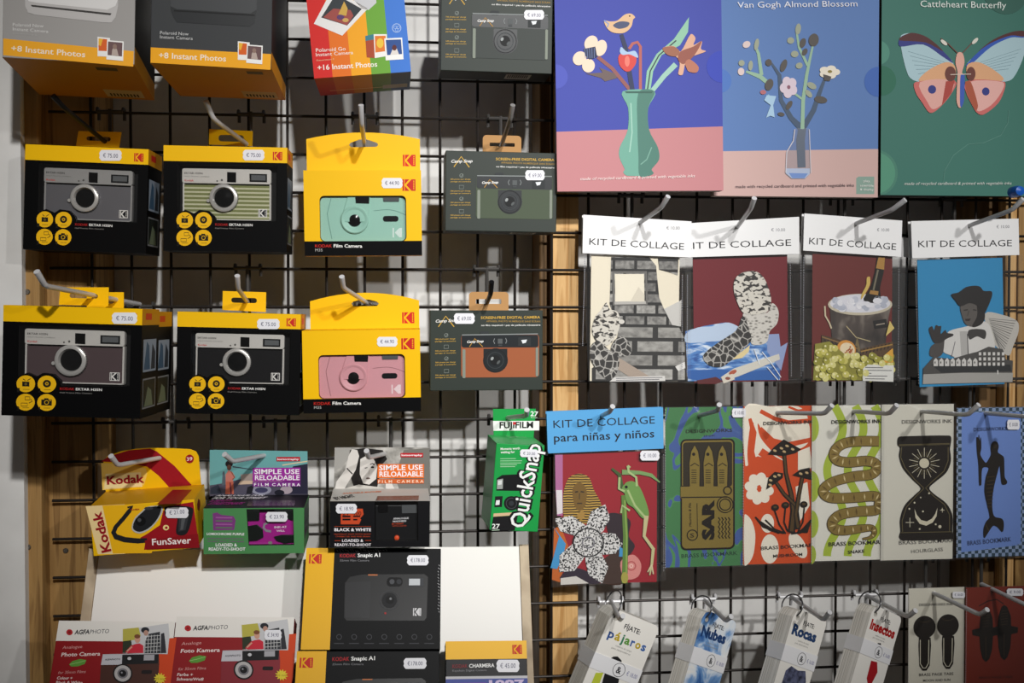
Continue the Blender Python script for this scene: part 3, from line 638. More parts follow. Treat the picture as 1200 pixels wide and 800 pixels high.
# ---- dark green digital camera boxes
CS = {}
def campsnap(corners, d, T, label, col, zoom, stk, tab, slot, pitch=.0, price='€ 69.00'):
    Mx, w, h = pose_fit(corners, d, .01, pitch, 250)
    r = thing('camera_box', Mx, label, 'camera box', GB)
    if not CS: CS['ref'] = (Mx, w, h)
    rM, rw, rh = CS['ref']; f = Face(rM, None, (500, 110, 4.444), (w / rw, h / rh)); own = Face(Mx, None, zoom)
    carton(r, w, h, T, m('2a322c', .5, 0, .25))
    a = Art(f); Y = m('d0a53e'); Wt = m('e9e8e4'); G = m('8a918b')
    a.l([(142, 380), (180, 326), (222, 382)], 5, Y); a.t('Camp Snap', 126, 358, 0, Wt, end=(238, 356), h=15, bold=.02, slant=.3); a.done('brand_mark', r)
    a = Art(f)
    a.t('SCREEN-FREE DIGITAL CAMERA', 360, 345, 0, Y, end=(665, 350), h=13, bold=.02); a.t('APPAREIL PHOTO NUMÉRIQUE SANS ÉCRAN', 388, 362, 0, m('a5823a'), end=(665, 370), h=9, bold=.01); a.t('no film required • pas de pellicule nécessaire', 362, 382, 0, Wt, end=(666, 388), h=8, bold=.015); a.done('printed_title', r)
    for i, v in enumerate((425, 486, 546, 612)):
        a = Art(f)
        if i % 2: a.l([(170, v - 10), (192, v - 10), (192, v + 8), (170, v + 8), (170, v - 10)], 2, G)
        else: a.ring(181, v, 8, 10, G); a.l([(174, v), (180, v + 6), (190, v - 8)], 2, G)
        a.t('500 photos per charge', 124, v + 22, 0, Y, end=(228, v + 22), h=6, bold=.01); a.t('partage et souvenirs', 124, v + 34, 0, Y, end=(230, v + 34), h=6, bold=.01); a.done('feature_icon', r)
    # printed camera, a touch of relief
    mb = MB(); mb.plate(rr_px(f, 258, 424, 656, 654, 16), -.0005, -.0001, col); o = mb.build('camera_picture', r)
    a = Art(f, lift=.0006); d1 = m('23272a', .35); a.r(260, 426, 654, 500, d1, 12); a.r(372, 500, 494, 560, d1); a.e(433, 562, 64, 64, d1); a.done('top_cover', o)
    a = Art(f, lift=.001); a.r(356, 410, 400, 432, m('2f3335'), 6); a.l([(262, 426), (652, 430)], 5, m('8b9090')); a.r(264, 500, 278, 650, m('838a7e'), 5); a.r(640, 500, 652, 650, m('838a7e'), 5); a.done('picture_highlights', o)
    a = Art(f, lift=.001); a.ring(432, 562, 56, 60, m('1a1c1e')); a.ring(432, 562, 40, 43, m('3c4144')); a.e(432, 560, 26, 26, m('111315')); a.e(416, 552, 7, 10, m('9a9f9f'), 30); a.e(448, 572, 6, 12, m('55595a'), 40); a.done('lens', o)
    a = Art(f, lift=.001); a.r(446, 450, 470, 476, m('55595a')); a.l([(430, 448), (424, 462), (430, 476)], 3, m('8b9090')); a.l([(486, 448), (492, 462), (486, 476)], 3, m('8b9090')); a.r(448, 480, 468, 488, m('3f4345')); a.done('viewfinder', o)
    a = Art(f, lift=.001); a.r(550, 446, 615, 492, m('2b2f31')); a.p([(566, 460), (596, 458), (590, 474), (574, 478)], m('dfe3e6')); a.done('flash', o)
    a = Art(f, lift=.001); a.l([(300, 488), (328, 446), (368, 490)], 4, m('b88a3a')); a.t('Camp Snap', 286, 468, 0, Wt, end=(372, 466), h=12, bold=.03, slant=.3); a.done('brand_mark', o)
    fb = Face(Mx, frame_bottom(T)); a = Art(fb); a.lpoly([(-w / 2 + .001, .001), (w / 2 - .001, .001), (w / 2 - .001, T - .001), (-w / 2 + .001, T - .001)], m('1b1e1c'))
    a.lpoly([(.1 * w, T * .25), (.33 * w, T * .25), (.33 * w, T * .8), (.1 * w, T * .8)], m('b9b5ac'))
    for i in range(10): a.lpoly([(.12 * w + i * .0027, T * .4), (.12 * w + i * .0027 + .0014, T * .4), (.12 * w + i * .0027 + .0014, T * .75), (.12 * w + i * .0027, T * .75)], BLACK)
    a.done('barcode_label', r)
    if tab:
        yb = T - .0005
        a0 = own.L(tab[0], tab[1], yb); b0 = own.L(tab[2], tab[3], yb); x0, x1 = sorted((a0[0], b0[0]))
        s0 = own.L(slot[0], slot[1], yb); s1 = own.L(slot[2], slot[3], yb); sx0, sx1 = sorted((s0[0], s1[0])); sz0, sz1 = sorted((s0[1], s1[1]))
        MB().plate(rrect(x0, h - .012, x1, a0[1], .005), yb - .0012, yb, KRAFT, holes=[rrect(sx0, sz0, sx1, sz1, .001)]).build('hang_tab', r, label='brown kraft cardboard tab')
    sticker(own, r, *stk, price, lift=.0017)
    return r
campsnap([(521, 175.5), (652.5, 180), (652, 273), (523, 269.5)], .07, .05, 'dark green box picturing an olive camera, silver hook through its kraft tab', m('4c5745', .6), (500, 110, 4.444), (512, 398, 614, 450), (292, 214, 492, 296), (328, 254, 458, 276))
campsnap([(503.5, 363.5), (636, 363.5), (636, 457), (504.5, 457.5)], .06, .04, 'dark green box picturing a tan orange camera on a black hook', m('a05a38', .6), (490, 310, 4.706), (196, 268, 312, 326), (280, 150, 498, 252), (318, 190, 458, 216))
campsnap([(517, -14), (648.5, -12), (646, 88), (516, 81)], .085, .06, 'dark grey green camera box at the top, beside the blue vase poster', m('343a37', .5), (500, 0, 5.928), (675, 72, 815, 138), None, None, pitch=.03)
# ------------------------------------------------------------------ hooks of the left side
H1 = 'prong hooks of the camera boxes'
hook((62, 112), (76, 127), .125, (117, 161), .035, 'black prong hook holding the boxed silver grey camera', blk, group=H1)
hook((241, 118), (250, 139), .125, (284, 165), .035, 'silver prong hook holding the boxed olive ribbed camera', group=H1)
hook((423, 123), (424, 146), .125, (427, 167), .03, 'silver prong hook holding the boxed mint green camera', group=H1)
hook((601, 123), (598, 139), .115, (588, 169), .02, 'silver prong hook through the kraft tab of the green box with the olive camera', steel2, group=H1)
hook((43, 318), (53, 335), .30, (110, 346), .165, 'long silver prong hook holding the two boxes with the mauve camera', group=H1)
hook((278, 323), (279, 338), .125, (288, 351), .03, 'silver prong hook holding the boxed black and silver camera', group=H1)
hook((400.5, 324), (402.5, 337), .125, (428, 353.5), .035, 'silver prong hook holding the boxed pink camera', group=H1)
hook((576, 330), (575, 344), .115, (571, 354), .02, 'black prong hook through the kraft tab of the box with the tan camera', blk, group=H1)
hook((130, 534), (138, 545), .15, (184, 537), .055, 'white tipped hook through the tall yellow and red disposable camera card', group=H1)
hook((263, 532), (272.5, 540.5), .15, (307, 534), .055, 'white tipped hook through the teal photo card of the green camera box', group=H1)
hook((429.5, 528), (432, 536), .14, (449, 532), .055, 'white tipped hook through the black and white photo card', group=H1)
hook((617.5, 480), (617, 487), .12, (597, 489), .045, 'silver hook through the green card of the tall disposable camera box', group=H1)
# ------------------------------------------------------------------ disposable cameras
DG = 'disposable cameras above the white display board'
def card_box(corners, d, T, yaw, pitch, label, mat, zoom, arch, slot, cardmat, topmat, hole_px=None, recess=.02, stiff=250, edge=None):
    Mx, w, h = pose_fit(corners, d, yaw, pitch, stiff)
    r = thing('disposable_camera_box', Mx, label, 'camera box', DG)
    f = Face(Mx, None, zoom)
    hole = f.Ls(hole_px) if hole_px else None
    carton(r, w, h, T, mat, hole=hole, recess=recess, inner=m('101010'))
    ft = Face(Mx, frame_top(h), zoom); a = Art(ft); a.lpoly([(-w / 2, 0), (w / 2, 0), (w / 2, T), (-w / 2, T)], topmat); tp = a.done('top_panel', r)
    ap = [f.L(u, v, T) for u, v in arch]
    s0 = [f.L(u, v, T) for u, v in slot]
    ap = [(-w / 2, h - .01)] + [(max(-w / 2, min(w / 2, x)), z) for x, z in ap] + [(w / 2, h - .01)]
    card = MB().plate(ap, T, T + .0009, cardmat, holes=[s0]).build('hang_card', r)
    return r, Mx, w, h, f, Face(Mx, frame_back(T, 0), zoom), ft, card, tp
DRED = m('9c1420', .5); YG = m('f4be08', .45)
r, Mx, w, h, f, fc, ft, card, tp = card_box([(100, 592.5), (226, 587), (233.5, 643), (114, 650)], .130, .085, .02, .06, 'yellow and red disposable camera box with a tall printed hang card',
    YG, (90, 510, 5.333), [(160, 345), (148, 165), (190, 130), (280, 98), (370, 84), (460, 78), (600, 80), (710, 86), (745, 100), (762, 130), (778, 320)], [(410, 178), (425, 160), (555, 160), (570, 176), (555, 188), (425, 194)], YG, m('e0a414', .45))
a = Art(fc); a.p([(152, 163), (200, 130), (330, 92), (458, 82), (500, 100), (610, 190), (716, 308), (660, 380), (640, 402), (505, 402), (578, 325), (510, 250), (440, 195), (300, 172)], DRED)
a.p([(152, 172), (300, 178), (430, 205), (440, 240), (420, 310), (300, 330), (160, 342)], m('f0c860')); a.p([(180, 240), (400, 230), (410, 320), (170, 335)], m('f2dca0'))
a.done('card_print', card)
a = Art(fc, lift=.0007); a.t('Kodak', 190, 305, 0, DRED, end=(424, 292), bold=.03, h=50); a.e(706, 146, 26, 27, DRED); a.t('39', 688, 158, 36, m('f4e0dc'), h=22, bold=.015); a.done('printed_title', card)
a = Art(ft, lift=.0002); a.p([(500, 432), (600, 340), (720, 340), (640, 428)], DRED); a.done('printed_stripe', tp)
a = Art(f); a.p([(55, 442), (300, 430), (300, 740), (132, 742)], m('f4d79a')); a.p([(160, 438), (420, 428), (470, 735), (225, 738)], m('f2b814')); a.p([(620, 432), (728, 415), (765, 700), (420, 715), (430, 660), (395, 640), (440, 615), (520, 560), (540, 470)], DRED); a.done('printed_panel', r)
a = Art(f, lift=.0005); a.t('Kodak', 215, 722, 0, DRED, end=(150, 470), h=58, bold=.03); a.done('brand_lettering', r)
mb = MB()
a = Art(f, lift=.0006, smooth=True); GK = m('232427', .35)
a.l([(318, 450), (345, 442), (330, 470), (290, 520), (245, 570), (230, 605), (245, 632), (300, 650), (380, 658), (440, 655)], [12, 20, 26, 26, 26, 30, 34, 34, 32, 28], GK)
a.p([(345, 585), (360, 520), (410, 470), (440, 445), (530, 440), (535, 480), (500, 540), (450, 590), (390, 612)], m('b9bab8')); a.p([(352, 580), (366, 525), (415, 475), (445, 450), (522, 445), (522, 485), (490, 540), (445, 582), (392, 602)], GK)
a.e(400, 535, 32, 30, m('0c0c0e')); a.e(392, 528, 12, 12, m('4a4c50')); a.e(450, 455, 28, 10, m('3b3c40'))
a.p([(555, 445), (640, 438), (720, 450), (728, 480), (690, 610), (622, 612), (628, 500), (560, 505), (548, 470)], GK); a.p([(640, 505), (700, 500), (680, 590), (636, 600)], m('35363a')); a.p([(655, 520), (680, 515), (664, 588), (648, 590)], m('55575a'))
a.t('Kodak', 338, 468, 56, DRED, h=11, bold=.02); a.e(558, 575, 19, 17, m('f0d690')); a.e(560, 576, 9, 8, DRED); a.done('camera_picture', r)
a = Art(f, lift=.0012); a.p([(425, 655), (760, 612), (768, 700), (440, 712)], m('8a1019')); a.t('FunSaver', 472, 684, 0, m('f6ece8'), end=(716, 672), h=40, bold=.015); a.done('product_name', r)
fs = Face(Mx, frame_right(w, .085)); a = Art(fs); a.lpoly([(.018, h * .82), (.03, h * .9), (.042, h * .82), (.042, h * .72), (.03, h * .64), (.018, h * .72)], m('701018')); a.done('side_mark', r)
sticker(f, r, 556, 448, 700, 514, '€ 21.00', lift=.0018)

# ---- boxes with a photo card and a cut-out window
def lomo(corners, d, zoom, label, mat, arch, slot, hole_px, dark):
    out = card_box(corners, d, .080, .0, .04, label, mat, zoom, arch, slot, m('6fa3a2') if not dark else m('b5b3ae'), m('15141b', .5) if not dark else m('c9c7c2'), hole_px, .018)
    return out
GRN = m('4c8a52', .5); MAG = m('a81d8c', .5)
r, Mx, w, h, f, fc, ft, card, tp = lomo([(236, 594.7), (354.5, 595.6), (358, 649), (241, 648)], .125, (230, 525, 6.157), 'green camera box with purple lettering and a teal city photo on its hang card',
    GRN, [(100, 330), (97, 12), (802, 22), (806, 330)], [(365, 94), (385, 82), (495, 66), (530, 84), (510, 96)], [(362, 440), (700, 438), (706, 698), (378, 702)], False)
a = Art(fc); TE = m('6aa6a6')
a.p([(97, 12), (802, 22), (804, 190), (560, 120), (300, 230), (97, 270)], TE); a.p([(97, 268), (210, 250), (330, 220), (420, 230), (560, 230), (804, 110), (806, 345), (97, 345)], m('4f4c5c'))
a.p([(190, 170), (205, 165), (215, 260), (185, 268)], m('55606a')); a.p([(260, 128), (400, 150), (400, 156), (262, 138)], m('3c4652')); a.p([(320, 190), (410, 180), (415, 240), (325, 245)], m('a0928a')); a.p([(320, 236), (620, 228), (620, 250), (300, 262)], m('cdb49c'))
a.p([(620, 118), (800, 90), (803, 98), (622, 126)], m('d8c4a0')); a.p([(700, 130), (802, 112), (804, 330), (660, 330), (640, 210)], m('27263a')); a.e(470, 300, 72, 36, m('8e8ea0')); a.e(470, 302, 46, 20, m('3a3a58'))
a.p([(360, 330), (370, 280), (420, 262), (400, 330)], m('1c1c24')); a.p([(100, 330), (105, 285), (160, 262), (185, 330)], m('2c3240')); a.e(650, 300, 44, 30, m('a99aa4')); a.e(600, 320, 36, 20, m('191926')); a.done('street_photo', card)
a = Art(fc, lift=.0007); a.p([(212, 190), (232, 158), (262, 172), (282, 206), (266, 220), (268, 325), (214, 325)], m('c4776a')); a.p([(216, 240), (268, 240), (272, 330), (210, 330)], m('b8604a')); a.p([(240, 246), (250, 246), (258, 330), (246, 330)], m('6a2c3c')); a.e(238, 112, 27, 24, m('1a1416')); a.e(238, 138, 16, 20, m('5a3a30')); a.l([(250, 165), (278, 210), (262, 225)], 8, m('8a5a48')); a.done('figure_photo', card)
a = Art(fc, lift=.0011); a.r(408, 140, 752, 235, m('9c2a9a')); a.r(408, 240, 752, 274, m('7a2a86')); W1 = m('f2eef2')
a.t('SIMPLE USE', 420, 184, 0, W1, end=(744, 184), h=34, bold=.02); a.t('RELOADABLE', 424, 228, 0, W1, end=(746, 228), h=34, bold=.02); a.t('F I L M  C A M E R A', 418, 270, 0, W1, end=(752, 272), h=20, bold=.02)
a.r(580, 62, 750, 92, m('b81c28')); a.t('lomography', 586, 84, 0, W1, end=(742, 84), h=13, bold=.03); a.done('printed_title', card)
a = Art(ft, lift=.0004); a.t('ANALOGUE FUN', 135, 349, 0, W1, end=(478, 346), h=12, bold=.03, slant=.3); a.t('FOR YOUR STREET', 110, 369, 0, W1, end=(490, 366), h=13, bold=.03, slant=.3); a.t('& BEAUTY', 92, 388, 0, MAG, end=(250, 386), h=12, bold=.02, slant=.3); a.t('STREETSNAPS', 78, 410, 0, MAG, end=(322, 408), h=16, bold=.02, slant=.3); a.p([(365, 420), (380, 378), (715, 378), (708, 418)], m('3a2c3a', .2)); a.done('printed_slogan', tp)
a = Art(f); a.p([(118, 470), (150, 462), (180, 480), (270, 490), (284, 520), (274, 590), (122, 592)], m('7b3a7c'))
for i, v in enumerate((500, 524, 548, 572)): a.l([(140, v), (260, v + 2)], 9, m('5c7a5a') if i % 2 else m('a05a9c'))
a.done('film_icon', r)
a = Art(f); a.t('LOMOCHROME PURPLE', 76, 626, 0, W1, end=(346, 628), h=17, bold=.02); a.t('EXTENDED RANGE FILM WITH PURPLE TONES', 80, 655, 0, m('7b3a7c'), end=(340, 657), h=9, bold=.02); a.t('AND ISO 100-400', 80, 676, 0, m('7b3a7c'), end=(345, 678), h=9, bold=.02); a.t('LOADED &', 140, 708, 0, W1, end=(294, 708), h=22, bold=.02); a.t('READY-TO-SHOOT', 90, 738, 0, W1, end=(354, 738), h=22, bold=.02); a.done('printed_lettering', r)
c = thing_part('camera', r); y0 = .006
MB().plate(f.Ls([(366, 470), (700, 468), (704, 696), (380, 698)], y0), y0, .0178, MAG).build('camera_body', c, bevel=.0008)
mb = MB()
for uv in ([(366, 444), (458, 444), (456, 520), (372, 522)], [(372, 560), (440, 548), (480, 580), (486, 640), (440, 664), (376, 668)], [(560, 636), (620, 622), (704, 622), (704, 676), (640, 684), (580, 664)], [(560, 444), (698, 444), (698, 520), (640, 500)]):
    mb.plate(f.Ls(uv, y0), y0 - .0025, y0, m('141a18', .3))
mb.build('black_grip', c, bevel=.0006)
a = Art(f, y0=y0, lift=.0003); a.l([(520, 536), (492, 548), (486, 574), (504, 594), (540, 600)], 16, m('8f8f96')); a.t('INK-AT', 564, 577, 0, W1, end=(654, 574), h=15, bold=.02); a.t('WILL', 578, 602, 0, W1, end=(640, 600), h=13, bold=.02); a.e(534, 682, 15, 12, m('8a8a80')); a.l([(380, 684), (520, 684)], 4, m('c04aa8')); a.done('camera_lettering', c)
MB().plate(f.Ls([(362, 440), (700, 438), (706, 698), (378, 702)]), .0004, .0007, clear('clear_window', .05)).build('clear_window', r)
fs = Face(Mx, frame_right(w, .08)); a = Art(fs); a.lpoly([(.006, h * .28), (.074, h * .28), (.074, h * .94), (.006, h * .94)], m('55635c')); a.lpoly([(.01, h * .55), (.042, h * .55), (.042, h * .62), (.01, h * .62)], m('2b2233')); a.lpoly([(.01, h * .34), (.042, h * .34), (.042, h * .46), (.01, h * .46)], m('46283f')); a.done('side_panel', r)
sticker(f, r, 502, 458, 660, 528, '€ 23.90', lift=.0014)

BK = m('121215', .45)
r, Mx, w, h, f, fc, ft, card, tp = lomo([(385.5, 587), (504, 587), (503, 641), (387.6, 641)], .125, (375, 515, 5.714), 'black camera box with orange lettering and a black and white portrait on its hang card',
    BK, [(92, 352), (98, 52), (734, 52), (738, 372)], [(412, 122), (425, 104), (440, 98), (480, 100), (498, 116), (490, 124)], [(366, 416), (656, 414), (658, 676), (368, 676)], True)
a = Art(fc); gr = tex('grey_photo', [(0.3, '55534f'), (0.5, '97958f'), (0.7, 'c9c6c0')], (1, 1, 1), tscale=60, detail=3)
a.p([(92, 352), (98, 52), (734, 52), (738, 372)], gr); a.p([(560, 70), (734, 55), (738, 370), (540, 360), (500, 250)], m('77756f')); a.p([(98, 54), (210, 54), (200, 110), (150, 180), (98, 210)], m('a5a39e')); a.done('portrait_photo', card)
a = Art(fc, lift=.0006); HR = m('201d1c'); SK = m('d8d4ce')
a.p([(200, 70), (300, 56), (420, 70), (450, 130), (420, 160), (380, 330), (330, 350), (240, 350), (215, 280), (190, 200)], HR); a.p([(270, 130), (300, 112), (360, 130), (384, 180), (376, 262), (330, 300), (290, 292), (266, 230)], SK)
a.p([(215, 62), (250, 70), (262, 110), (240, 200), (180, 300), (150, 355), (95, 350), (110, 280), (170, 200), (190, 110)], SK); a.l([(180, 190), (200, 212), (218, 230)], 8, HR); a.p([(150, 330), (260, 300), (420, 320), (500, 360), (470, 375), (140, 365)], m('c9c5be')); a.p([(440, 290), (480, 290), (505, 340), (500, 372), (440, 372)], SK)
a.l([(336, 166), (350, 158), (366, 168)], 6, HR); a.e(352, 184, 12, 6, HR); a.l([(300, 190), (318, 186)], 5, HR); a.e(322, 258, 14, 6, m('6a5a56')); a.l([(332, 200), (326, 232)], 4, m('a8a29a')); a.done('figure_photo', card)
a = Art(fc, lift=.0012); OR = m('e4702a'); a.r(386, 162, 696, 256, OR); a.r(386, 262, 696, 292, m('c8602c')); a.t('SIMPLE USE', 396, 204, 0, W1, end=(688, 200), h=34, bold=.02); a.t('RELOADABLE', 398, 246, 0, W1, end=(690, 244), h=34, bold=.02); a.t('F I L M   C A M E R A', 390, 288, 0, m('f4d4bc'), end=(694, 286), h=18, bold=.02)
a.r(540, 88, 690, 116, m('c02028')); a.t('lomography', 546, 108, 0, W1, end=(684, 108), h=12, bold=.03); a.done('printed_title', card)
a = Art(ft, lift=.0004); a.t('ANALOGUE MADNESS', 150, 366, 0, OR, end=(410, 352), h=8, bold=.02, slant=.3); a.t('BY NIGHT', 110, 404, 0, HR, end=(240, 384), h=16, bold=.03, slant=.3); a.p([(372, 410), (385, 380), (662, 376), (660, 406)], m('4a3834', .25)); a.done('printed_slogan', tp)
a = Art(f); D_ = m('c84a26'); a.r(140, 462, 214, 566, D_, 4); a.p([(206, 462), (286, 462), (292, 500), (268, 528), (276, 534), (262, 566), (206, 566)], D_); a.r(150, 508, 204, 520, BK); a.r(150, 528, 204, 540, BK); a.r(222, 508, 270, 518, BK); a.r(222, 530, 250, 540, BK); a.t('27', 150, 506, 50, BK, h=26); a.t('400', 218, 506, 58, BK, h=26); a.done('film_icon', r)
a = Art(f); a.t('BLACK & WHITE', 96, 612, 0, W1, end=(342, 612), h=20, bold=.025); a.l([(96, 580), (342, 580)], 2, D_); a.t('ISO400/27 FILM WITH BNW', 96, 636, 0, D_, end=(342, 636), h=8); a.t('CHARACTER AND FINE GRAIN', 104, 652, 0, D_, end=(334, 652), h=8); a.t('LOADED &', 148, 684, 0, W1, end=(290, 684), h=18, bold=.02); a.l([(98, 676), (138, 676)], 3, D_); a.l([(302, 674), (342, 674)], 3, D_); a.t('READY-TO-SHOOT', 98, 712, 0, W1, end=(342, 712), h=18, bold=.02); a.done('printed_lettering', r)
c = thing_part('camera', r); mb = MB(); mb.plate(f.Ls([(370, 440), (652, 438), (654, 672), (372, 672)], y0), y0, .0178, m('1a1b1d', .3)); mb.build('camera_body', c, bevel=.001)
MB().plate(f.Ls([(546, 436), (646, 434), (648, 490), (548, 492)], y0), y0 - .0015, y0, m('55585a', .2)).build('flash', c, bevel=.0004)
MB().plate(f.Ls([(388, 440), (456, 438), (454, 484), (392, 486)], y0), y0 - .002, y0, m('0c0c0e', .15)).build('viewfinder', c, bevel=.0006)
kx, kz = f.L(514, 656, y0); MB().lathe(kx, kz, [(18 * f.k(514, 656), y0), (16 * f.k(514, 656), y0 - .002), (8 * f.k(514, 656), y0 - .003)], m('e0522a', .35), 16).build('shutter_button', c, smooth=True)
a = Art(f, y0=y0, lift=.0004); a.t('ANALOGUE', 490, 534, 0, m('d4d4d6'), end=(594, 530), h=12, bold=.03); a.t('MADNESS', 488, 552, 0, m('d4d4d6'), end=(578, 548), h=11, bold=.03); a.t('BY NIGHT', 482, 568, 0, D_, end=(560, 566), h=10, bold=.02); a.t('WITH LIGHTS', 484, 582, 0, D_, end=(578, 580), h=9); a.done('camera_lettering', c)
MB().plate(f.Ls([(366, 416), (656, 414), (658, 676), (368, 676)]), .0004, .0007, clear('clear_window', .05)).build('clear_window', r)
sticker(f, r, 106, 428, 248, 492, '€ 18.90', lift=.0014)

# ---- tall green box
FG = m('1f9a48', .4)
r, Mx, w, h, f, fc, ft, card, tp = card_box([(583, 520.6), (639, 520.6), (629.6, 621), (572.3, 622.5)], .11, .075, .06, .03, 'tall green disposable camera box tilted on its hook next to the blue header card', FG, (550, 465, 4.706),
    [(134, 208), (130, 66), (388, 66), (384, 208)], [(196, 118), (210, 104), (300, 96), (318, 110), (300, 120), (212, 124)], FG, m('2fae58', .35), stiff=120)
a = Art(fc); a.p([(130, 132), (386, 132), (385, 184), (133, 186)], m('f0f0ee')); a.t('FUJIFILM', 166, 172, 0, m('17171a'), end=(352, 170), h=34, bold=.03); a.p([(240, 138), (256, 138), (256, 152), (240, 152)], m('c82028')); a.t('27', 336, 104, 42, m('f0f4ee'), h=26, bold=.02); a.t('EXP', 340, 116, 34, m('c8e4c8'), h=7); a.done('printed_title', card)
a = Art(ft); a.t('QuickSnap', 222, 224, 0, m('dcecd8'), end=(318, 222), h=9, slant=.3); a.done('printed_lettering', tp)
a = Art(f, lift=.0006); a.t('Moments worth', 172, 292, 0, m('eef2ea'), end=(278, 288), h=13, bold=.02); a.t('waiting for', 172, 310, 0, m('eef2ea'), end=(250, 308), h=13, bold=.02)
for v, e in ((340, 256), (352, 290), (364, 286), (374, 262), (384, 252)): a.l([(170, v), (e, v - 1)], 3.5, m('a8d4ac'))
a.t('27', 124, 724, 42, m('f0f4ee'), h=26, bold=.02); a.l([(124, 734), (166, 732)], 3, m('c8e4c8')); a.done('printed_lettering', r)
a = Art(f); a.p([(150, 450), (180, 430), (300, 424), (330, 440), (320, 512), (290, 518), (148, 516)], m('191a1c', .4)); a.p([(154, 456), (186, 450), (184, 506), (152, 508)], m('9aa09c')); a.p([(158, 462), (180, 458), (179, 482), (157, 485)], m('d4d8d6')); a.p([(142, 548), (184, 546), (180, 606), (138, 608)], m('1a1c1d')); a.p([(148, 570), (168, 568), (166, 594), (144, 596)], m('e4e8e6')); a.e(232, 586, 42, 40, m('17181a')); a.ring(232, 586, 27, 30, m('484c50')); a.e(232, 586, 14, 14, m('303438')); a.p([(134, 642), (270, 634), (268, 650), (132, 660)], m('d8b890')); a.p([(132, 660), (268, 652), (250, 735), (118, 738)], m('161618')); a.done('camera_picture', r)
a = Art(f, lift=.0009); a.t('QuickSnap', 312, 722, 0, m('141416'), end=(402, 262), h=100, bold=.055); a.done('lettering_outline', r)
a = Art(f, lift=.0011); a.t('QuickSnap', 306, 724, 0, m('eef0ee'), end=(396, 264), h=88, bold=.015); a.done('product_name', r)
sticker(f, r, 278, 288, 378, 330, '€ 20.00', lift=.0016)

# ------------------------------------------------------------------ boxes on the slanted board
BG = 'camera boxes on the slanted white board'
TP = math.radians(-26)
def snapic(corners, d, T, label, zoom, second):
    Mx, w, h = pose_fit(corners, d, 0, TP, 260); r = thing('camera_box', Mx, label, 'camera box', BG); f = Face(Mx, None, zoom)
    carton(r, w, h, T, m('0e0f11', .5, 0, .12)); a = Art(f); fx = (250 - 97) / (838 - 97.) 
    a.lpoly([(-w / 2, 0), (-w / 2 + fx * w, 0), (-w / 2 + fx * w, h), (-w / 2, h)], m('eeb40e', .4)); a.done('yellow_band', r)
    return r, Mx, w, h, f
r, Mx, w, h, f = snapic([(360.6, 642.7), (518, 641.7), (514.7, 759.6), (351, 762)], .128, .045, 'black and yellow film camera box, upper of two, below the black and white portrait', (340, 630, 4.706), 0)
SNR = (Mx, w, h)
def snap_art(f, r, mx, dv, sticker_px):
    a = Art(f, lift=.0003); emblem(a, *mx, RED, m('eeb40e')); a.done('emblem_badge', r)
    a = Art(f); a.t('KODAK', 274, 108, 0, m('b0242a'), end=(362, 107), h=20, bold=.012); a.t('Snapic A1', 372, 106, 0, m('eeeeec'), end=(496, 104), h=20, bold=.025); a.t('35mm Film Camera', 274, 130, 0, m('86868a'), end=(436, 130), h=11); a.done('product_name', r)
    a = Art(f); a.p([(302, 250), (330, 215), (400, 202), (740, 200), (760, 215), (752, 440), (740, 456), (312, 456), (298, 440)], m('0f1012', .35)); o = a.done('camera_picture', r)
    a = Art(f, lift=.0004); a.p([(304, 246), (444, 240), (438, 444), (302, 440)], m('1a1b1e', .35)); a.p([(430, 202), (482, 202), (482, 208), (430, 208)], m('c8784a')); a.done('front_panel', o)
    a = Art(f, lift=.0006); a.r(534, 218, 620, 268, m('0c0c0e', .2), 20); a.e(562, 242, 14, 14, m('4a4c50')); a.e(600, 242, 14, 14, m('2e3034')); a.done('viewfinder', o)
    a = Art(f, lift=.0006); a.r(652, 222, 735, 268, m('3c3e42'), 4); a.r(656, 226, 716, 262, m('c2c6ca')); a.done('flash', o)
    a = Art(f, lift=.0006); a.ring(548, 344, 50, 54, m('3c3d40')); a.e(548, 344, 42, 42, m('1b1c1f')); a.e(550, 342, 24, 24, m('08080a')); a.e(554, 336, 7, 7, m('77797c')); a.e(525, 416, 6, 6, m('a03030')); a.done('lens', o)
    a = Art(f, lift=.0006); emblem(a, 678, 388, 44, 42, m('d4d4d6'), m('232427')); a.done('emblem_badge', o)
    for i in range(7):
        a = Art(f); u = 270 + i * 83; a.ring(u, 546, 12, 15, m('4c4d52')); a.l([(u - 28, 582), (u + 26, 582)], 5, m('3f4045')); a.done('feature_icon', r)
    sticker(f, r, *sticker_px, '€178.00')
snap_art(f, r, (106, 90, 66, 52), 0, (644, 96, 764, 152))
a = Art(f, lift=.0012); sl = m('b9b9bc', .2)
rng = random.Random(3)
for i in range(20): u = 255 + i * 14 + rng.random() * 6; a.l([(u, 62 + rng.random() * 8), (u + 6 + rng.random() * 6, 72 + rng.random() * 8)], 2.5, sl)
for i in range(16): v = 150 + i * 17; a.l([(812 + rng.random() * 8, v), (818 + rng.random() * 8, v + 8)], 2.5, sl)
a.done('film_wrap_creases', r)
# the lower one: the same box, further down the slope
r2, M2, w2, h2, f2 = snapic([(348.5, 764), (516.4, 761), (513, 888), (340, 890)], .190, .045, 'black and yellow film camera box, lower of two, cut off at the bottom edge', (340, 630, 4.706), 1)
fL = Face(SNR[0], None, (340, 630, 4.706), (w2 / SNR[1], h2 / SNR[2]))
snap_art(fL, r2, (106, 90, 66, 52), 0, (644, 96, 764, 152))
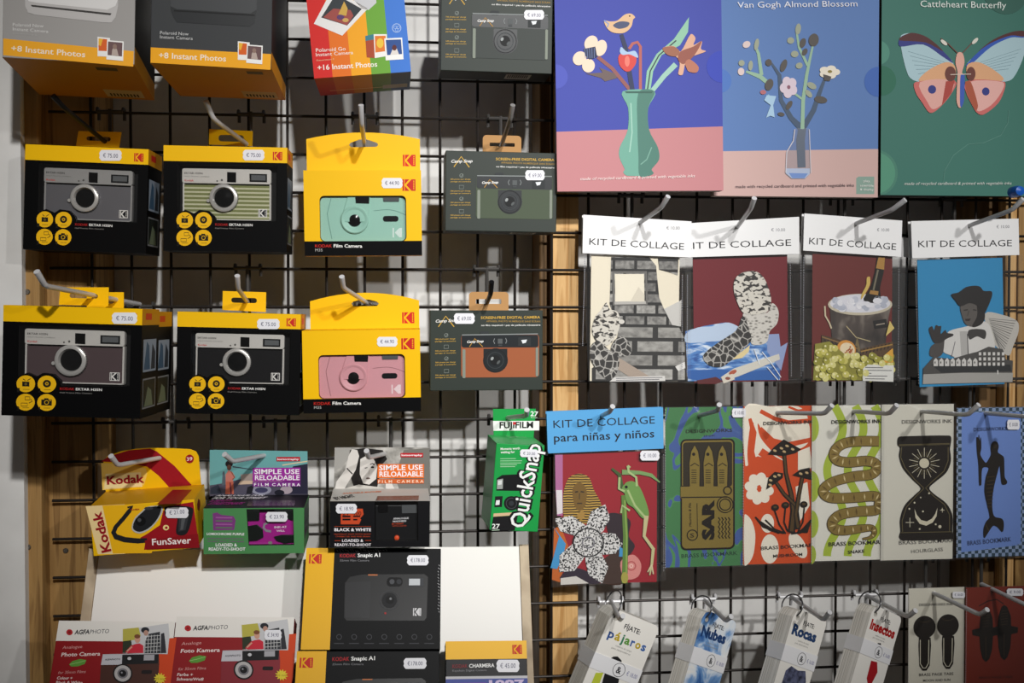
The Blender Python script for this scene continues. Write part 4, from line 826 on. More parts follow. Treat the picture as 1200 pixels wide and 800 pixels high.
# red boxes
def agfa(corners, label, zoom, lines, brown, sub, stk):
    Mx, w, h = pose_fit(corners, .158, .0, TP, 200); r = thing('camera_box', Mx, label, 'camera box', BG); f = Face(Mx, None, zoom)
    carton(r, w, h, .04, m('a80f16', .4))
    return r, Mx, w, h, f
for j, (cs, label) in enumerate((([(71.5, 730), (209, 726), (190, 832), (50, 835)], 'red and white film camera box with a brown camera, leftmost on the white board'),
                                 ([(212, 725), (346.7, 721), (336, 828), (190, 832)], 'red and white film camera box with a red camera, beside the black and yellow boxes'))):
    Mx, w, h = pose_fit(cs, .158, 0, TP, 200); r = thing('camera_box', Mx, label, 'camera box', BG)
    if j == 0: A0 = (Mx, w, h)
    carton(r, w, h, .04, m('8e0a12', .45)); f = Face(A0[0], None, (55, 720, 8.0), (w / A0[1], h / A0[2])); own = Face(Mx, None, (40, 640, 3.75))
    z = f.L(120, 245)[1]; a = Art(f); a.lpoly([(-w / 2, z), (w / 2, z), (w / 2, h), (-w / 2, h)], m('ebe7e0')); a.done('white_band', r)
    a = Art(f, lift=.0001); a.p([(1060, 230), (1215, 215), (1160, 640), (1080, 900), (960, 900)], m('d2461c')); a.done('orange_stripe', r)
    a = Art(f, lift=.0003); a.e(212, 165, 30, 28, m('b8242a')); a.e(212, 165, 14, 13, m('8a1418')); a.t('AGFA', 258, 184, 0, INK, end=(398, 180), h=40, bold=.03, slant=.1); a.t('PHOTO', 402, 180, 0, m('55555a'), end=(580, 172), h=38, slant=.1); a.done('brand_lettering', r)
    a = Art(f, lift=.0003); PW = m('f0dcd8')
    t1, t2 = (('Analogue', 'Photo Camera') if j == 0 else ('Analoge', 'Foto Kamera'))
    a.t(t1, 145, 322, 0, m('dca09c'), end=(330, 312), h=28, slant=.15); a.t(t2, 134, 392, 0, PW, end=(498, 382), h=34, bold=.02, slant=.1)
    a.t('for 35mm Films' if j == 0 else 'für 35mm Films', 104, 556, 0, m('dca09c'), end=(362, 546), h=26, slant=.15)
    for i, s_ in enumerate(('Colour +', 'Black & White') if j == 0 else ('Farbe +', 'Schwarz/Weiß')): a.t(s_, 92 - i * 8, 606 + i * 42, (145, 250)[i], PW, h=26, bold=.02, slant=.12)
    a.done('printed_lettering', r)
    a = Art(f, lift=.0003); a.p([(208, 468), (240, 435), (310, 416), (370, 425), (355, 462), (290, 484), (230, 486)], m('5d9a3a')); a.l([(215, 466), (290, 450), (362, 430)], 4, m('a8cc80')); a.done('leaf_mark', r)
    a = Art(f, lift=.0004); a.p([(712, 135), (900, 118), (1140, 82), (1150, 200), (1132, 370), (1050, 368), (712, 362)], m('c8c8ca')); a.p([(712, 135), (860, 120), (880, 200), (850, 230), (712, 260)], m('b9b04a')); a.p([(712, 250), (790, 240), (800, 300), (740, 360), (710, 360)], m('2c3320')); a.p([(955, 180), (1060, 160), (1066, 362), (910, 362), (920, 250)], m('34363a')); 
    for i in range(5): a.l([(925 + i * 28, 190), (918 + i * 28, 358)], 4, m('d4d4d4')); a.l([(920, 205 + i * 34), (1062, 195 + i * 34)], 4, m('d4d4d4'))
    a.p([(1070, 180), (1100, 170), (1110, 250), (1120, 360), (1068, 362)], m('2e2e34')); a.e(922, 146, 38, 28, m('22242a')); a.e(930, 172, 22, 26, m('b58c7c')); a.p([(735, 350), (790, 290), (830, 275), (870, 270), (905, 290), (905, 360), (760, 362)], m('c8283a')); a.e(850, 230, 26, 36, m('cf9a84')); a.e(848, 204, 28, 20, m('7a4a2c')); a.l([(800, 300), (750, 345)], 14, m('cf9a84')); a.done('couple_photo', r)
    body = m('4a2a22', .4) if j == 0 else m('86202c', .4)
    a = Art(f, lift=.0007); a.p([(525, 375), (1050, 366), (1054, 455), (1030, 900), (480, 900), (508, 470)], body); o = a.done('camera_picture', r)
    a = Art(f, lift=.0009); a.p([(525, 377), (708, 374), (704, 470), (508, 472)], m('c4c2c8')); a.p([(708, 374), (1050, 367), (1040, 458), (704, 468)], m('17171a')); a.l([(525, 376), (1052, 366)], 8, m('b9b7bc')); a.t('AGFAPHOTO', 545, 430, 0, INK, end=(690, 426), h=16, bold=.02); a.done('top_cover', o)
    a = Art(f, lift=.0011); a.p([(912, 378), (1010, 376), (1008, 428), (908, 430)], m('a9a7ac')); a.done('flash', o)
    a = Art(f, lift=.0011); a.p([(748, 392), (804, 390), (802, 440), (746, 442)], m('0b0b0d')); a.e(775, 412, 18, 15, m('c8c8cc')); a.done('viewfinder', o)
    a = Art(f, lift=.0012); a.e(712, 552, 92, 90, m('1a1412')); a.e(712, 552, 78, 76, m('b9b5b4')); a.e(712, 552, 50, 48, m('77757a')); a.e(712, 552, 34, 32, m('101012')); a.e(704, 544, 8, 8, m('9a9aa0')); a.done('lens', o)
    a = Art(f, lift=.0012); a.r(890, 520, 985, 556, m('1c1214'), 14); a.done('shutter_plate', o)
    a = Art(f, lift=.0014)
    st = []
    for i in range(24):
        t = 2 * math.pi * i / 24; q = 1.0 if i % 2 else .62; st.append((1062 + 62 * q * math.cos(t), 600 + 56 * q * math.sin(t)))
    a.p(st, m('e8d23a')); a.t('35 mm', 1022, 612, 80, m('8a6a10'), h=20); a.done('starburst_mark', r)
    if j == 1: sticker(own, r, 1012, 368, 1088, 412, '€ 34.90', lift=.0016)
# small yellow and black box
Mx, w, h = pose_fit([(523.8, 752), (617.3, 749.4), (620, 862), (521, 866)], .186, 0, TP, 260)
r = thing('camera_box', Mx, 'small yellow, black and blue camera box at the bottom, against the plywood edge', 'camera box', BG); f = Face(Mx, None, (500, 630, 4.706))
carton(r, w, h, .032, m('121317', .45, 0, .2))
a = Art(f); z0 = f.L(330, 668)[1]; a.lpoly([(-w / 2, z0), (w / 2, z0), (w / 2, h), (-w / 2, h)], m('f0b70e', .4)); a.done('yellow_band', r)
a = Art(f); z1 = f.L(330, 762)[1]; a.lpoly([(-w / 2, z1 - .0), (w / 2, z1), (w / 2, z1 - .003), (-w / 2, z1 - .003)], m('c8c8cc')); a.lpoly([(-w / 2, 0), (w / 2, 0), (w / 2, z1 - .003), (-w / 2, z1 - .003)], m('2b3f94', .4)); a.done('blue_band', r)
a = Art(f, lift=.0004); emblem(a, 472, 590, 54, 50, RED, m('f0b70e')); a.done('emblem_badge', r)
a = Art(f, lift=.0004); a.t('KODAK', 142, 718, 0, m('8a2a30'), end=(226, 716), h=20, bold=.01); a.t('CHARMERA', 234, 716, 0, m('eeeeec'), end=(374, 712), h=20, bold=.025); a.t('Keychain Digital Camera', 142, 738, 0, m('8f8f94'), end=(330, 734), h=11); a.done('product_name', r)
a = Art(f, lift=.0004); a.t('1987', 344, 830, 0, m('d6c4e4'), end=(540, 826), h=44, bold=.04); a.p([(150, 800), (330, 796), (330, 900), (150, 900)], m('6a4aa0')); a.done('printed_year', r)
sticker(f, r, 384, 672, 512, 740, '€ 45.00')
# ------------------------------------------------------------------ poster boxes at the top right
PG = 'cardboard craft kit boxes along the top'
def poster(corners, d, T, label, col, side):
    Mx, w, h = pose_fit(corners, d, 0, 0, 400); r = thing('craft_kit_box', Mx, label, 'craft kit box', PG)
    MB().box(-w / 2, w / 2, .0004, T, 0, h, side).build('carton', r, bevel=.001)
    a = Art(Face(Mx), lift=-.0002); a.lpoly([(-w / 2, 0), (w / 2, 0), (w / 2, h), (-w / 2, h)], col); a.done('front_panel', r)
    return r, Mx, w, h
r, Mx, w, h = poster([(649, -60), (847.5, -60), (845, 221), (653, 226.5)], .080, .018, 'blue and pink craft box picturing cardboard flowers in a green vase', m('404aa4'), m('8a7c74'))
f = Face(Mx, None, (640, 0, 3.478)); a = Art(f)
z0 = f.L(33, 537)[1]; a.lpoly([(-w / 2, 0), (w / 2, 0), (w / 2, f.L(715, 515)[1]), (-w / 2, z0)], m('c08286'))
cz = f.L(715, 272); k = f.k(500, 300); R_ = 64 * k
a.lpoly([(min(w / 2, x), z) for x, z in ell(w / 2, cz[1], R_, R_, 40, math.pi / 2, 1.5 * math.pi)], m('3646b0')); cz = f.L(35, 312); R_ = 48 * k
a.lpoly(ell(-w / 2, cz[1], R_, R_, 30, -math.pi / 2, math.pi / 2), m('4c56b4')); a.done('backdrop_print', r)
a = Art(f, lift=.0004, smooth=True); VG = m('6fa695'); 
a.p([(312, 372), (442, 372), (416, 440), (420, 530), (455, 600), (460, 650), (430, 690), (438, 706), (420, 716), (330, 716), (314, 702), (320, 690), (298, 640), (300, 600), (332, 530), (334, 440)], VG)
a.p([(376, 376), (442, 372), (416, 440), (420, 530), (455, 600), (460, 650), (430, 690), (438, 706), (420, 716), (380, 716), (376, 640), (372, 530)], m('4f7c70')); a.l([(345, 420), (350, 540), (340, 620)], 5, m('9cc6b6')); a.l([(430, 600), (410, 650), (385, 670)], 4, m('7aa898')); a.p([(320, 372), (436, 372), (430, 380), (326, 380)], m('3b5f56')); a.done('vase_picture', r)
a = Art(f, lift=.0003); BR = m('8f5a58')
a.l([(210, 232), (270, 280), (345, 370)], 15, BR); a.l([(306, 140), (322, 190), (352, 372)], [16, 18, 20], m('343a58')); a.l([(338, 200), (352, 178), (372, 172), (384, 190), (384, 374)], 12, m('b0625c'))
a.l([(528, 262), (480, 310), (432, 370)], [22, 20, 18], m('9cc4b4')); a.p([(402, 374), (410, 290), (450, 220), (520, 160), (582, 70), (578, 130), (545, 185), (470, 225), (436, 290), (424, 374)], m('8fbfa4')); a.l([(412, 370), (424, 290), (460, 225), (530, 165)], 5, m('333a40')); a.p([(160, 300), (230, 296), (216, 275), (280, 300), (290, 318), (240, 332), (224, 318)], m('6a5a58')); a.done('stem_picture', r)
a = Art(f, lift=.0007); CR = m('e8d2bc'); CD = m('cfae9a')
a.e(183, 176, 26, 32, CR, 30); a.e(222, 196, 24, 34, CR, 20); a.e(136, 238, 26, 30, CR, 40); a.e(172, 268, 26, 28, CR, 10); a.p([(152, 200), (200, 190), (208, 232), (176, 244), (158, 226)], m('2b3350'))
for i in range(5): a.l([(156 + i * 10, 196), (160 + i * 9, 238)], 2.5, m('6a7aa0'))
a.done('flower_picture', r)
a = Art(f, lift=.0007, smooth=True); a.p([(236, 86), (262, 88), (290, 84), (320, 60), (345, 56), (362, 70), (354, 80), (346, 110), (318, 134), (276, 134), (250, 118)], m('d9b48c')); a.p([(272, 104), (300, 88), (338, 92), (330, 110), (296, 118)], m('4c5470')); a.l([(236, 84), (254, 98), (248, 112)], 6, m('8a9ac0')); a.e(340, 66, 3, 3, BLACK); a.done('bird_picture', r)
a = Art(f, lift=.0007, smooth=True); a.p([(296, 226), (326, 214), (362, 222), (366, 256), (344, 288), (322, 290), (298, 264)], m('d04a44')); a.p([(306, 192), (330, 212), (362, 208), (374, 236), (340, 222), (312, 224), (300, 212)], m('a8c0dc')); a.e(330, 250, 10, 22, m('e27a6c')); a.done('strawberry_picture', r)
a = Art(f, lift=.0009, smooth=True); a.p([(474, 196), (520, 188), (548, 210), (588, 140), (608, 156), (600, 184), (634, 168), (630, 200), (650, 210), (602, 228), (582, 240), (620, 272), (612, 296), (578, 290), (566, 262), (556, 304), (538, 302), (544, 262), (530, 232), (494, 224)], m('d8a88e')); a.p([(548, 210), (600, 190), (634, 168), (604, 225), (560, 262), (536, 240)], m('94584c')); a.p([(474, 196), (520, 190), (544, 212), (530, 230), (494, 224)], m('9c6650')); a.p([(566, 258), (584, 242), (620, 272), (612, 296), (580, 290)], m('b4745e')); a.done('lily_picture', r)
a = Art(f, lift=.0011); a.t('made of recycled cardboard & printed with vegetable inks', 138, 735, 0, m('f2e4e0'), end=(604, 722), h=12, slant=.3); a.done('printed_caption', r)

r, Mx, w, h = poster([(838, -60), (1033.5, -60), (1026, 230.5), (836.5, 230)], .052, .018, 'light blue craft box picturing blossom twigs in a glass bottle', m('5a7bb2'), m('b9a49c'))
f = Face(Mx, None, (830, 0, 3.404)); a = Art(f)
a.lpoly([(-w / 2, 0), (w / 2, 0), (w / 2, f.L(668, 594)[1]), (-w / 2, f.L(56, 604)[1])], m('c9a8a2')); cz = f.L(670, 326); k = f.k(400, 300)
a.lpoly(ell(w / 2, cz[1], 58 * k, 58 * k, 36, math.pi / 2, 1.5 * math.pi), m('3f66b0')); cz = f.L(52, 322); a.lpoly(ell(cz[0] - .002, cz[1], 46 * k, 46 * k, 36), m('4c74ba')); a.p([(590, 710), (600, 704), (662, 704), (662, 774), (590, 774)], m('86a094')); a.done('backdrop_print', r)
a = Art(f, lift=.0004); T1 = m('47586e'); T2 = m('93b49a')
a.l([(372, 668), (368, 560), (376, 505)], [32, 34, 30], T1); a.l([(370, 510), (330, 470), (290, 400), (284, 300), (252, 252)], [26, 20, 17, 15, 8], T1); a.l([(378, 510), (420, 440), (440, 380), (470, 300)], [24, 20, 17, 9], T1); a.l([(375, 515), (378, 400), (392, 300), (402, 250), (418, 175)], [15, 15, 13, 11, 8], T2); a.l([(396, 262), (362, 190), (352, 130)], [11, 10, 8], T2); a.l([(372, 394), (340, 370)], 9, T2)
a.l([(236, 330), (206, 305), (150, 285)], [16, 18, 9], T2); a.l([(212, 300), (200, 215), (186, 180)], [15, 12, 10], T2); a.l([(236, 380), (262, 400)], 10, m('8fb8c8')); a.done('twig_picture', r)
a = Art(f, lift=.0007); LD = m('55504c'); LG = m('9aa08c')
for (u, v, ru, rv, q, mt) in ((358, 116, 11, 22, 8, LG), (328, 162, 14, 13, 0, LG), (376, 172, 12, 20, 20, LD), (344, 216, 15, 13, 0, LG), (384, 208, 10, 16, 30, LD), (362, 262, 14, 12, -20, LG), (420, 160, 20, 26, 10, LD), (448, 398, 26, 14, 10, LD), (412, 342, 20, 12, 30, LG), (400, 374, 18, 10, 50, LG), (240, 250, 13, 14, 0, LD), (300, 262, 12, 26, 20, LD), (322, 420, 10, 20, 30, LD), (242, 338, 16, 24, 20, LD), (290, 456, 14, 8, 10, LD), (152, 178, 16, 13, -30, m('d8c4c0')), (192, 178, 9, 24, 10, LG), (168, 262, 9, 20, 5, LG), (130, 286, 13, 15, 0, m('d8c4c0')), (132, 252, 12, 12, 0, LG), (218, 368, 12, 9, 0, m('b06a70'))): a.e(u, v, ru, rv, mt, q)
a.done('bud_picture', r)
a = Art(f, lift=.0010)
for i in range(5):
    t = 2 * math.pi * i / 5 + .5; a.e(320 + 19 * math.cos(t), 348 + 24 * math.sin(t), 17, 20, m('d4c4d0'))
a.e(320, 348, 7, 8, m('8a5a6a')); a.done('blossom_picture', r); a = Art(f, lift=.0010)
for i in range(5):
    t = 2 * math.pi * i / 5; a.e(482 + 24 * math.cos(t), 288 + 14 * math.sin(t), 19, 13, m('e4dccb'))
a.e(484, 286, 9, 6, m('8a7a3c')); a.p([(456, 296), (490, 306), (484, 324), (462, 322)], LD); a.done('blossom_picture', r); a = Art(f, lift=.0010); a.p([(230, 470), (248, 420), (222, 400), (232, 380), (270, 384), (258, 420), (264, 468), (246, 462)], m('a4c4dc')); a.done('blue_petal_picture', r)
a = Art(f, lift=.0012); GL = clear('bottle_tint', .03, 'e8ecf2', .10); a.p([(346, 512), (400, 512), (404, 560), (408, 690), (386, 714), (330, 714), (306, 690), (312, 600), (340, 560)], GL); a.p([(310, 672), (404, 672), (404, 694), (384, 712), (332, 712), (308, 692)], m('a9b4cc')); a.p([(320, 690), (396, 692), (382, 711), (334, 711)], m('6f8cc4')); a.l([(344, 516), (338, 562), (312, 606), (308, 690)], 4, m('c8c4cc')); a.l([(402, 516), (408, 690)], 3, m('c8c4cc')); a.done('bottle_picture', r)
a = Art(f, lift=.0010); a.t('Van Gogh Almond Blossom', 116, 32, 0, m('e4e6f0'), end=(594, 26), h=24); a.done('printed_title', r)
a = Art(f, lift=.0010); a.t('made with recycled cardboard and printed with vegetable inks', 108, 750, 0, m('5a4a50'), end=(580, 744), h=12); W1_ = m('eef0ea'); a.t('play,', 618, 726, 28, W1_, h=9); a.t('assemble', 604, 744, 54, W1_, h=9); a.t('& display', 604, 760, 54, W1_, h=9); a.done('printed_caption', r)

r, Mx, w, h = poster([(1036, -60), (1219, -60), (1214, 229), (1029.5, 229.5)], .055, .020, 'dark green craft box picturing a pink and blue butterfly', m('3c7266'), m('15130f'))
f = Face(Mx, None, (1020, 0, 3.404))
k = f.k(300, 300)
def half(u, v, ru, mt, clip=None):
    a = Art(f, lift=.00008 + .00002 * (len(r.children))); c = f.L(u, v); a.lpoly([(max(-w / 2, min(w / 2, x)), max(0, min(h, z))) for x, z in ell(c[0], c[1], ru * k, ru * k, 40)], mt); a.done('disc_print', r)
half(30, 210, 46, m('4f8a78')); half(46, 322, 56, m('2c6a54')); half(20, 690, 88, m('477e6c')); half(20, 690, 78, m('529076')); half(540, -40, 92, m('356257'))
a = Art(f, lift=.0003); a.l([(290, 740), (296, 680), (330, 620), (390, 575), (450, 570), (520, 540), (548, 490), (552, 440)], 2, m('5c8c80')); a.done('backdrop_print', r)
a = Art(f, lift=.0004, smooth=True); PB = m('a8c4cc'); 
a.p([(118, 150), (160, 132), (220, 150), (290, 210), (330, 250), (320, 280), (200, 326), (150, 300)], PB); a.p([(118, 150), (165, 133), (225, 150), (300, 215), (330, 252), (290, 228), (210, 178), (118, 186)], m('333a80')); a.p([(118, 150), (165, 131), (228, 150), (290, 205), (220, 170), (116, 162)], m('532c2c'))
a.p([(612, 150), (560, 132), (490, 160), (420, 220), (384, 262), (440, 300), (528, 326), (570, 310), (612, 220)], PB); a.p([(612, 150), (560, 150), (480, 188), (400, 258), (380, 262), (425, 212), (490, 160), (560, 130), (612, 128)], m('2f56b0')); a.p([(612, 146), (560, 142), (480, 172), (430, 205), (490, 158), (562, 128), (612, 124)], m('532c2c'))
for i in range(6): a.l([(300 - i * 6, 250 + i * 6), (150 + i * 8, 205 + i * 18)], 1.6, m('7a96a0')); a.l([(420 + i * 8, 255 + i * 6), (600 - i * 10, 195 + i * 16)], 1.6, m('7a96a0'))
a.p([(228, 282), (300, 248), (336, 264), (330, 318), (196, 326)], m('d9a57c')); a.p([(384, 262), (430, 248), (500, 285), (528, 322), (400, 326)], m('d9a57c')); a.done('wing_picture', r)
a = Art(f, lift=.0007, smooth=True); RP = m('c86a66'); a.p([(178, 328), (336, 322), (318, 380), (270, 434), (236, 450), (206, 410), (180, 370)], RP); a.p([(196, 328), (330, 324), (300, 400), (252, 436), (228, 410)], m('dca69c')); a.p([(378, 326), (532, 326), (536, 350), (510, 410), (448, 458), (416, 440)], RP); a.p([(392, 328), (528, 328), (520, 370), (480, 420), (430, 444), (412, 410)], m('e0aca4')); a.p([(300, 325), (336, 320), (322, 372), (284, 420)], m('a8443c')); a.p([(378, 328), (400, 328), (428, 420), (418, 440), (384, 372)], m('a8543c')); a.e(245, 357, 16, 17, m('333a80')); a.e(459, 365, 15, 16, m('333a80')); a.e(318, 295, 22, 30, m('6a3c34')); a.e(400, 295, 18, 28, m('6a3c34')); a.done('lower_wing_picture', r)
a = Art(f, lift=.0010, smooth=True); a.p([(344, 216), (356, 208), (368, 216), (374, 250), (364, 290), (372, 300), (366, 420), (352, 430), (342, 400), (346, 290), (338, 250)], m('dca898')); a.p([(358, 300), (374, 298), (372, 400), (362, 428), (356, 420)], m('3b5ab0')); a.l([(346, 212), (310, 176), (280, 154)], 4, m('6a4a40')); a.l([(366, 212), (396, 180), (424, 152)], 4, m('6a4a40')); a.e(292, 170, 16, 7, m('d8d4c8'), 40); a.e(416, 164, 16, 7, m('d8d4c8'), -45); a.l([(318, 298), (400, 296)], 3, m('d8c8b8')); a.done('body_picture', r)
a = Art(f, lift=.0010); a.t('Cattleheart Butterfly', 198, 28, 0, m('dfe8e2'), end=(540, 34), h=26); a.done('printed_title', r)
a = Art(f, lift=.0010); a.t('made of recycled cardboard & printed with vegetable inks', 134, 738, 0, m('d4dcd6'), end=(560, 736), h=12, slant=.3); a.done('printed_caption', r)
o = MB().lathe(0, 0, [(.001, -.012), (.006, -.0105), (.0075, -.004), (.0075, .008), (.005, .012), (.002, .013)], m('1a58b4', .3), 20).build('blue_cap', None, smooth=True); o.location = pt(1190.5, 224.5, .10)
tag(o, 'small blue plastic cap under the butterfly box, at the right edge', 'cap')

# ------------------------------------------------------------------ collage kits in clear bags
H2 = 'prong hooks of the collage kits'
for tp_, bd, ho, lb in (((783, 230), (775, 243), (747, 263), 'silver prong hook through the header of the kit with the stone room'), ((884, 232), (880, 244), (864, 266), 'silver prong hook through the header of the kit with the boot and snake skin'),
                        ((1061, 234), (1045, 246), (1000, 263), 'silver prong hook through the header of the kit with the ice bucket'), ((1199, 233), (1186, 246), (1131, 266), 'silver prong hook through the header of the kit with the woman in a black hat')):
    hook(tp_, bd, .125, ho, .03, lb, group=H2)
hook((718, 476), (714, 483), .10, (705, 487), .036, 'silver prong hook through the blue kit header', group=H2)
KG = 'collage kits in clear bags'
bagm = clear('clear_bag', .03, 'ffffff', .012)
def kit(card, d, label, cardmat, header, bag, zoom, hmat, seams=()):
    Mx, w, h = pose_fit(card, d, 0, 0, 500); r = thing('collage_kit', Mx, label, 'collage kit', KG); f = Face(Mx, None, zoom)
    MB().plate([(-w / 2, 0), (w / 2, 0), (w / 2, h), (-w / 2, h)], 0, .0012, cardmat).build('backing_card', r)
    b = MB().plate(f.Ls(bag), -.0058, -.0056, bagm).build('clear_bag', r)
    if seams:
        for (u0, v0), (u1, v1) in seams:
            a = Art(f, y0=-.0058); n = 46
            for i in range(n):
                u = u0 + (u1 - u0) * i / n; v = v0 + (v1 - v0) * i / n; a.r(u - 1.6, v, u + 1.6, v + 5, m('8d8d92'))
            a.done('perforated_seam', b)
    hp = f.Ls(header, -.0075)
    hd = MB().plate(hp, -.0075, -.0062, hmat).build('header_card', r)
    MB().plate([(x, z) for x, z in hp], .0016, .0026, hmat).build('header_back', hd)
    return r, Mx, w, h, f, hd
def kit_title(f, hd, txt, u, v, end, price=None, pp=None, h=26, mt=INK):
    a = Art(f, y0=-.0075); a.t(txt, u, v, 0, mt, end=end, h=h); 
    if price: a.t(price, pp[0], pp[1], pp[2], m('77777f'), h=12)
    a.done('printed_title', hd)
ROUND = ('leopard_cutout', 'dark_fur_cutout', 'dark_leopard_cutout', 'spotted_head_cutout', 'snake_skin_cutout', 'boot_cutout', 'golden_mask_cutout', 'dark_petal_cutout', 'brown_feather_cutout', 'sky_cutout')
def paper(f, pts, mat, name, parent, y=-.0004, t=.0003):
    if name in ROUND: pts = rounded(pts)
    return MB().plate(f.Ls(pts, y), y - t, y, mat).build(name, parent)
stone = tex('grey_stone', [(0.0, '141414'), (0.12, '4a4947'), (0.3, '8a8884'), (0.5, 'b5b3ae')], (1, 1, 1), 'brick', tscale=17)
stone2 = tex('paving_stone', [(0.0, '242322'), (0.1, '5a5855'), (0.25, '95938e'), (0.45, 'b5b3ae')], (1, 1, 1.5), 'brick', tscale=9)
leopard = tex('spotted_fur', [(0.0, '2a2725'), (0.44, '8f8a82'), (0.47, 'd4cfc4')], (1, 1, 1.7), tscale=125, detail=1.5, dist=.6, const=True)
scales = tex('snake_skin', [(0.0, '35322f'), (0.25, '8f8b84'), (0.5, 'cfcbc3')], (1, 1, 1.8), 'cells', tscale=160)
bark = tex('cracked_skin', [(0.0, 'c4c1ba'), (0.05, '8a8782'), (0.1, '2c2a28'), (0.6, '1c1a19')], (1, 1, 1), 'voronoi', tscale=110)
speck = tex('speckled_petal', [(0.0, '17161a'), (0.47, 'dcdad8')], (1, 1, 1), tscale=420, detail=2, const=True)
ice = tex('blue_ice', [(0.35, '1f4f96'), (0.5, '4f86c8'), (0.62, 'c4d6ea'), (0.7, 'f0f4f8')], (.6, 1, 1.6), tscale=60, dist=1.2)
# stone room
r, Mx, w, h, f, hd = kit([(694, 299), (795.5, 300), (795.5, 447), (690, 446)], .034, 'collage kit showing a grey stone room with leopards', m('e9e0ca'),
    [(45, 105), (468, 131), (466, 272), (42, 255)], [(40, 250), (462, 268), (460, 762), (62, 756)], (670, 220, 3.333), m('eeeeee'), [((52, 262), (42, 620)), ((432, 340), (430, 740)), ((452, 340), (450, 740))])
kit_title(f, hd, 'KIT DE COLLAGE', 68, 222, (438, 242), '€ 10.00', (370, 162, 52))
fd = f.sub((690, 300, 5.333))
paper(fd, [(140, 5), (375, 5), (420, 60), (440, 260), (470, 330), (580, 440), (180, 440), (130, 300)], stone, 'stone_wall_cutout', r)
paper(fd, [(162, 112), (345, 112), (348, 286), (165, 290)], m('ece4d0'), 'window_cutout', r, -.0008); a = Art(fd, y0=-.0012); a.l([(152, 100), (358, 100), (362, 298), (156, 302), (152, 100)], 16, m('6a6865')); a.p([(160, 284), (355, 280), (358, 298), (162, 302)], m('b5b2ac')); a.p([(260, 284), (310, 192), (348, 240), (348, 284)], m('d8d0be')); a.done('window_frame_print', r)
paper(fd, [(190, 436), (560, 436), (600, 520), (600, 780), (20, 780), (20, 700), (160, 600)], stone2, 'stone_floor_cutout', r, -.0008)
paper(fd, [(432, 10), (560, 6), (556, 120), (500, 100), (440, 84)], stone, 'loose_stone_cutout', r, -.0006)
paper(fd, [(470, 330), (580, 274), (576, 440), (520, 430)], m('c9c7c2'), 'bright_stone_cutout', r, -.0011)
paper(fd, [(20, 470), (40, 380), (80, 330), (110, 290), (130, 330), (180, 350), (196, 420), (170, 500), (120, 556), (60, 545)], leopard, 'leopard_cutout', r, -.0014)
paper(fd, [(150, 540), (200, 500), (250, 540), (262, 610), (200, 626), (140, 600)], bark, 'dark_fur_cutout', r, -.0015)
paper(fd, [(14, 560), (60, 530), (120, 580), (188, 640), (170, 740), (120, 772), (60, 720), (10, 640)], bark, 'dark_leopard_cutout', r, -.0018)
paper(fd, [(190, 636), (380, 752), (250, 752), (170, 700)], m('a8988a'), 'brown_strip_cutout', r, -.0016)
a = Art(fd, y0=-.002); a.p([(160, 756), (475, 748), (478, 780), (130, 784)], m('d8d6d2')); a.l([(170, 764), (460, 758)], 5, m('77757a')); a.l([(170, 776), (440, 770)], 5, m('77757a')); a.p([(540, 690), (600, 660), (604, 700), (560, 720)], m('e4e2de')); a.e(140, 490, 14, 12, m('2a2826')); a.e(205, 410, 18, 14, m('d8d4cc')); a.done('small_print', r)
# boot and snake skin
r, Mx, w, h, f, hd = kit([(811.4, 299), (921.6, 299), (925, 447), (814, 447)], .026, 'collage kit showing a snake skin boot and blue ice on dark red', m('6e1520', .6),
    [(-10, 140), (455, 113), (456, 258), (-10, 272)], [(6, 270), (474, 262), (472, 762), (8, 764)], (800, 220, 3.333), m('ececec'), [((420, 280), (424, 740)), ((462, 280), (462, 740))])
kit_title(f, hd, 'KIT DE COLLAGE', 4, 240, (424, 226), '€ 10.00', (346, 170, 54))
paper(f, [(10, 560), (80, 540), (170, 525), (240, 560), (290, 600), (370, 580), (380, 720), (380, 750), (20, 755)], ice, 'ice_cutout', r)
paper(f, [(12, 570), (60, 545), (120, 540), (180, 526), (236, 558), (220, 590), (110, 600), (14, 604)], m('b9cbe2'), 'sky_cutout', r, -.0008); paper(f, [(330, 572), (376, 570), (382, 620), (410, 604), (384, 714), (330, 640)], m('8f9fc8'), 'blue_paper_cutout', r, -.0006)
paper(f, [(14, 712), (150, 708), (230, 720), (380, 712), (376, 750), (60, 752), (20, 744)], m('2a5fa8'), 'water_cutout', r, -.0009)
paper(f, [(200, 400), (205, 355), (240, 328), (290, 328), (322, 360), (345, 430), (335, 480), (290, 494), (240, 490), (215, 450)], leopard, 'spotted_head_cutout', r, -.0018)
paper(f, [(240, 488), (330, 488), (350, 450), (374, 480), (368, 530), (340, 560), (326, 605), (270, 610), (262, 560), (240, 520)], scales, 'snake_skin_cutout', r, -.0014)
paper(f, [(236, 500), (262, 560), (266, 600), (170, 690), (140, 700), (100, 690), (80, 655), (130, 610), (210, 555)], bark, 'boot_cutout', r, -.0020)
paper(f, [(190, 672), (262, 614), (258, 640), (232, 664)], m('e4d09a'), 'yellow_paper_cutout', r, -.0013); paper(f, [(200, 705), (376, 648), (380, 670), (220, 735), (160, 756), (148, 740)], m('d4d0c4'), 'ruler_cutout', r, -.0016)
a = Art(f, y0=-.0024); a.p([(55, 752), (130, 738), (160, 756), (130, 766), (60, 766)], m('5a1a1e')); a.e(196, 720, 16, 8, m('b0563c'), -25); a.p([(150, 738), (196, 726), (204, 748), (160, 764)], m('d8cfc0')); a.e(176, 744, 10, 6, m('8a4a3c'))
for q in ((330, 700, 372, 750), (350, 690, 384, 740), (280, 630, 300, 690), (310, 640, 350, 690)): a.l([(q[0], q[1]), (q[2], q[3])], 3, m('e8eef4'))
a.done('small_print', r)
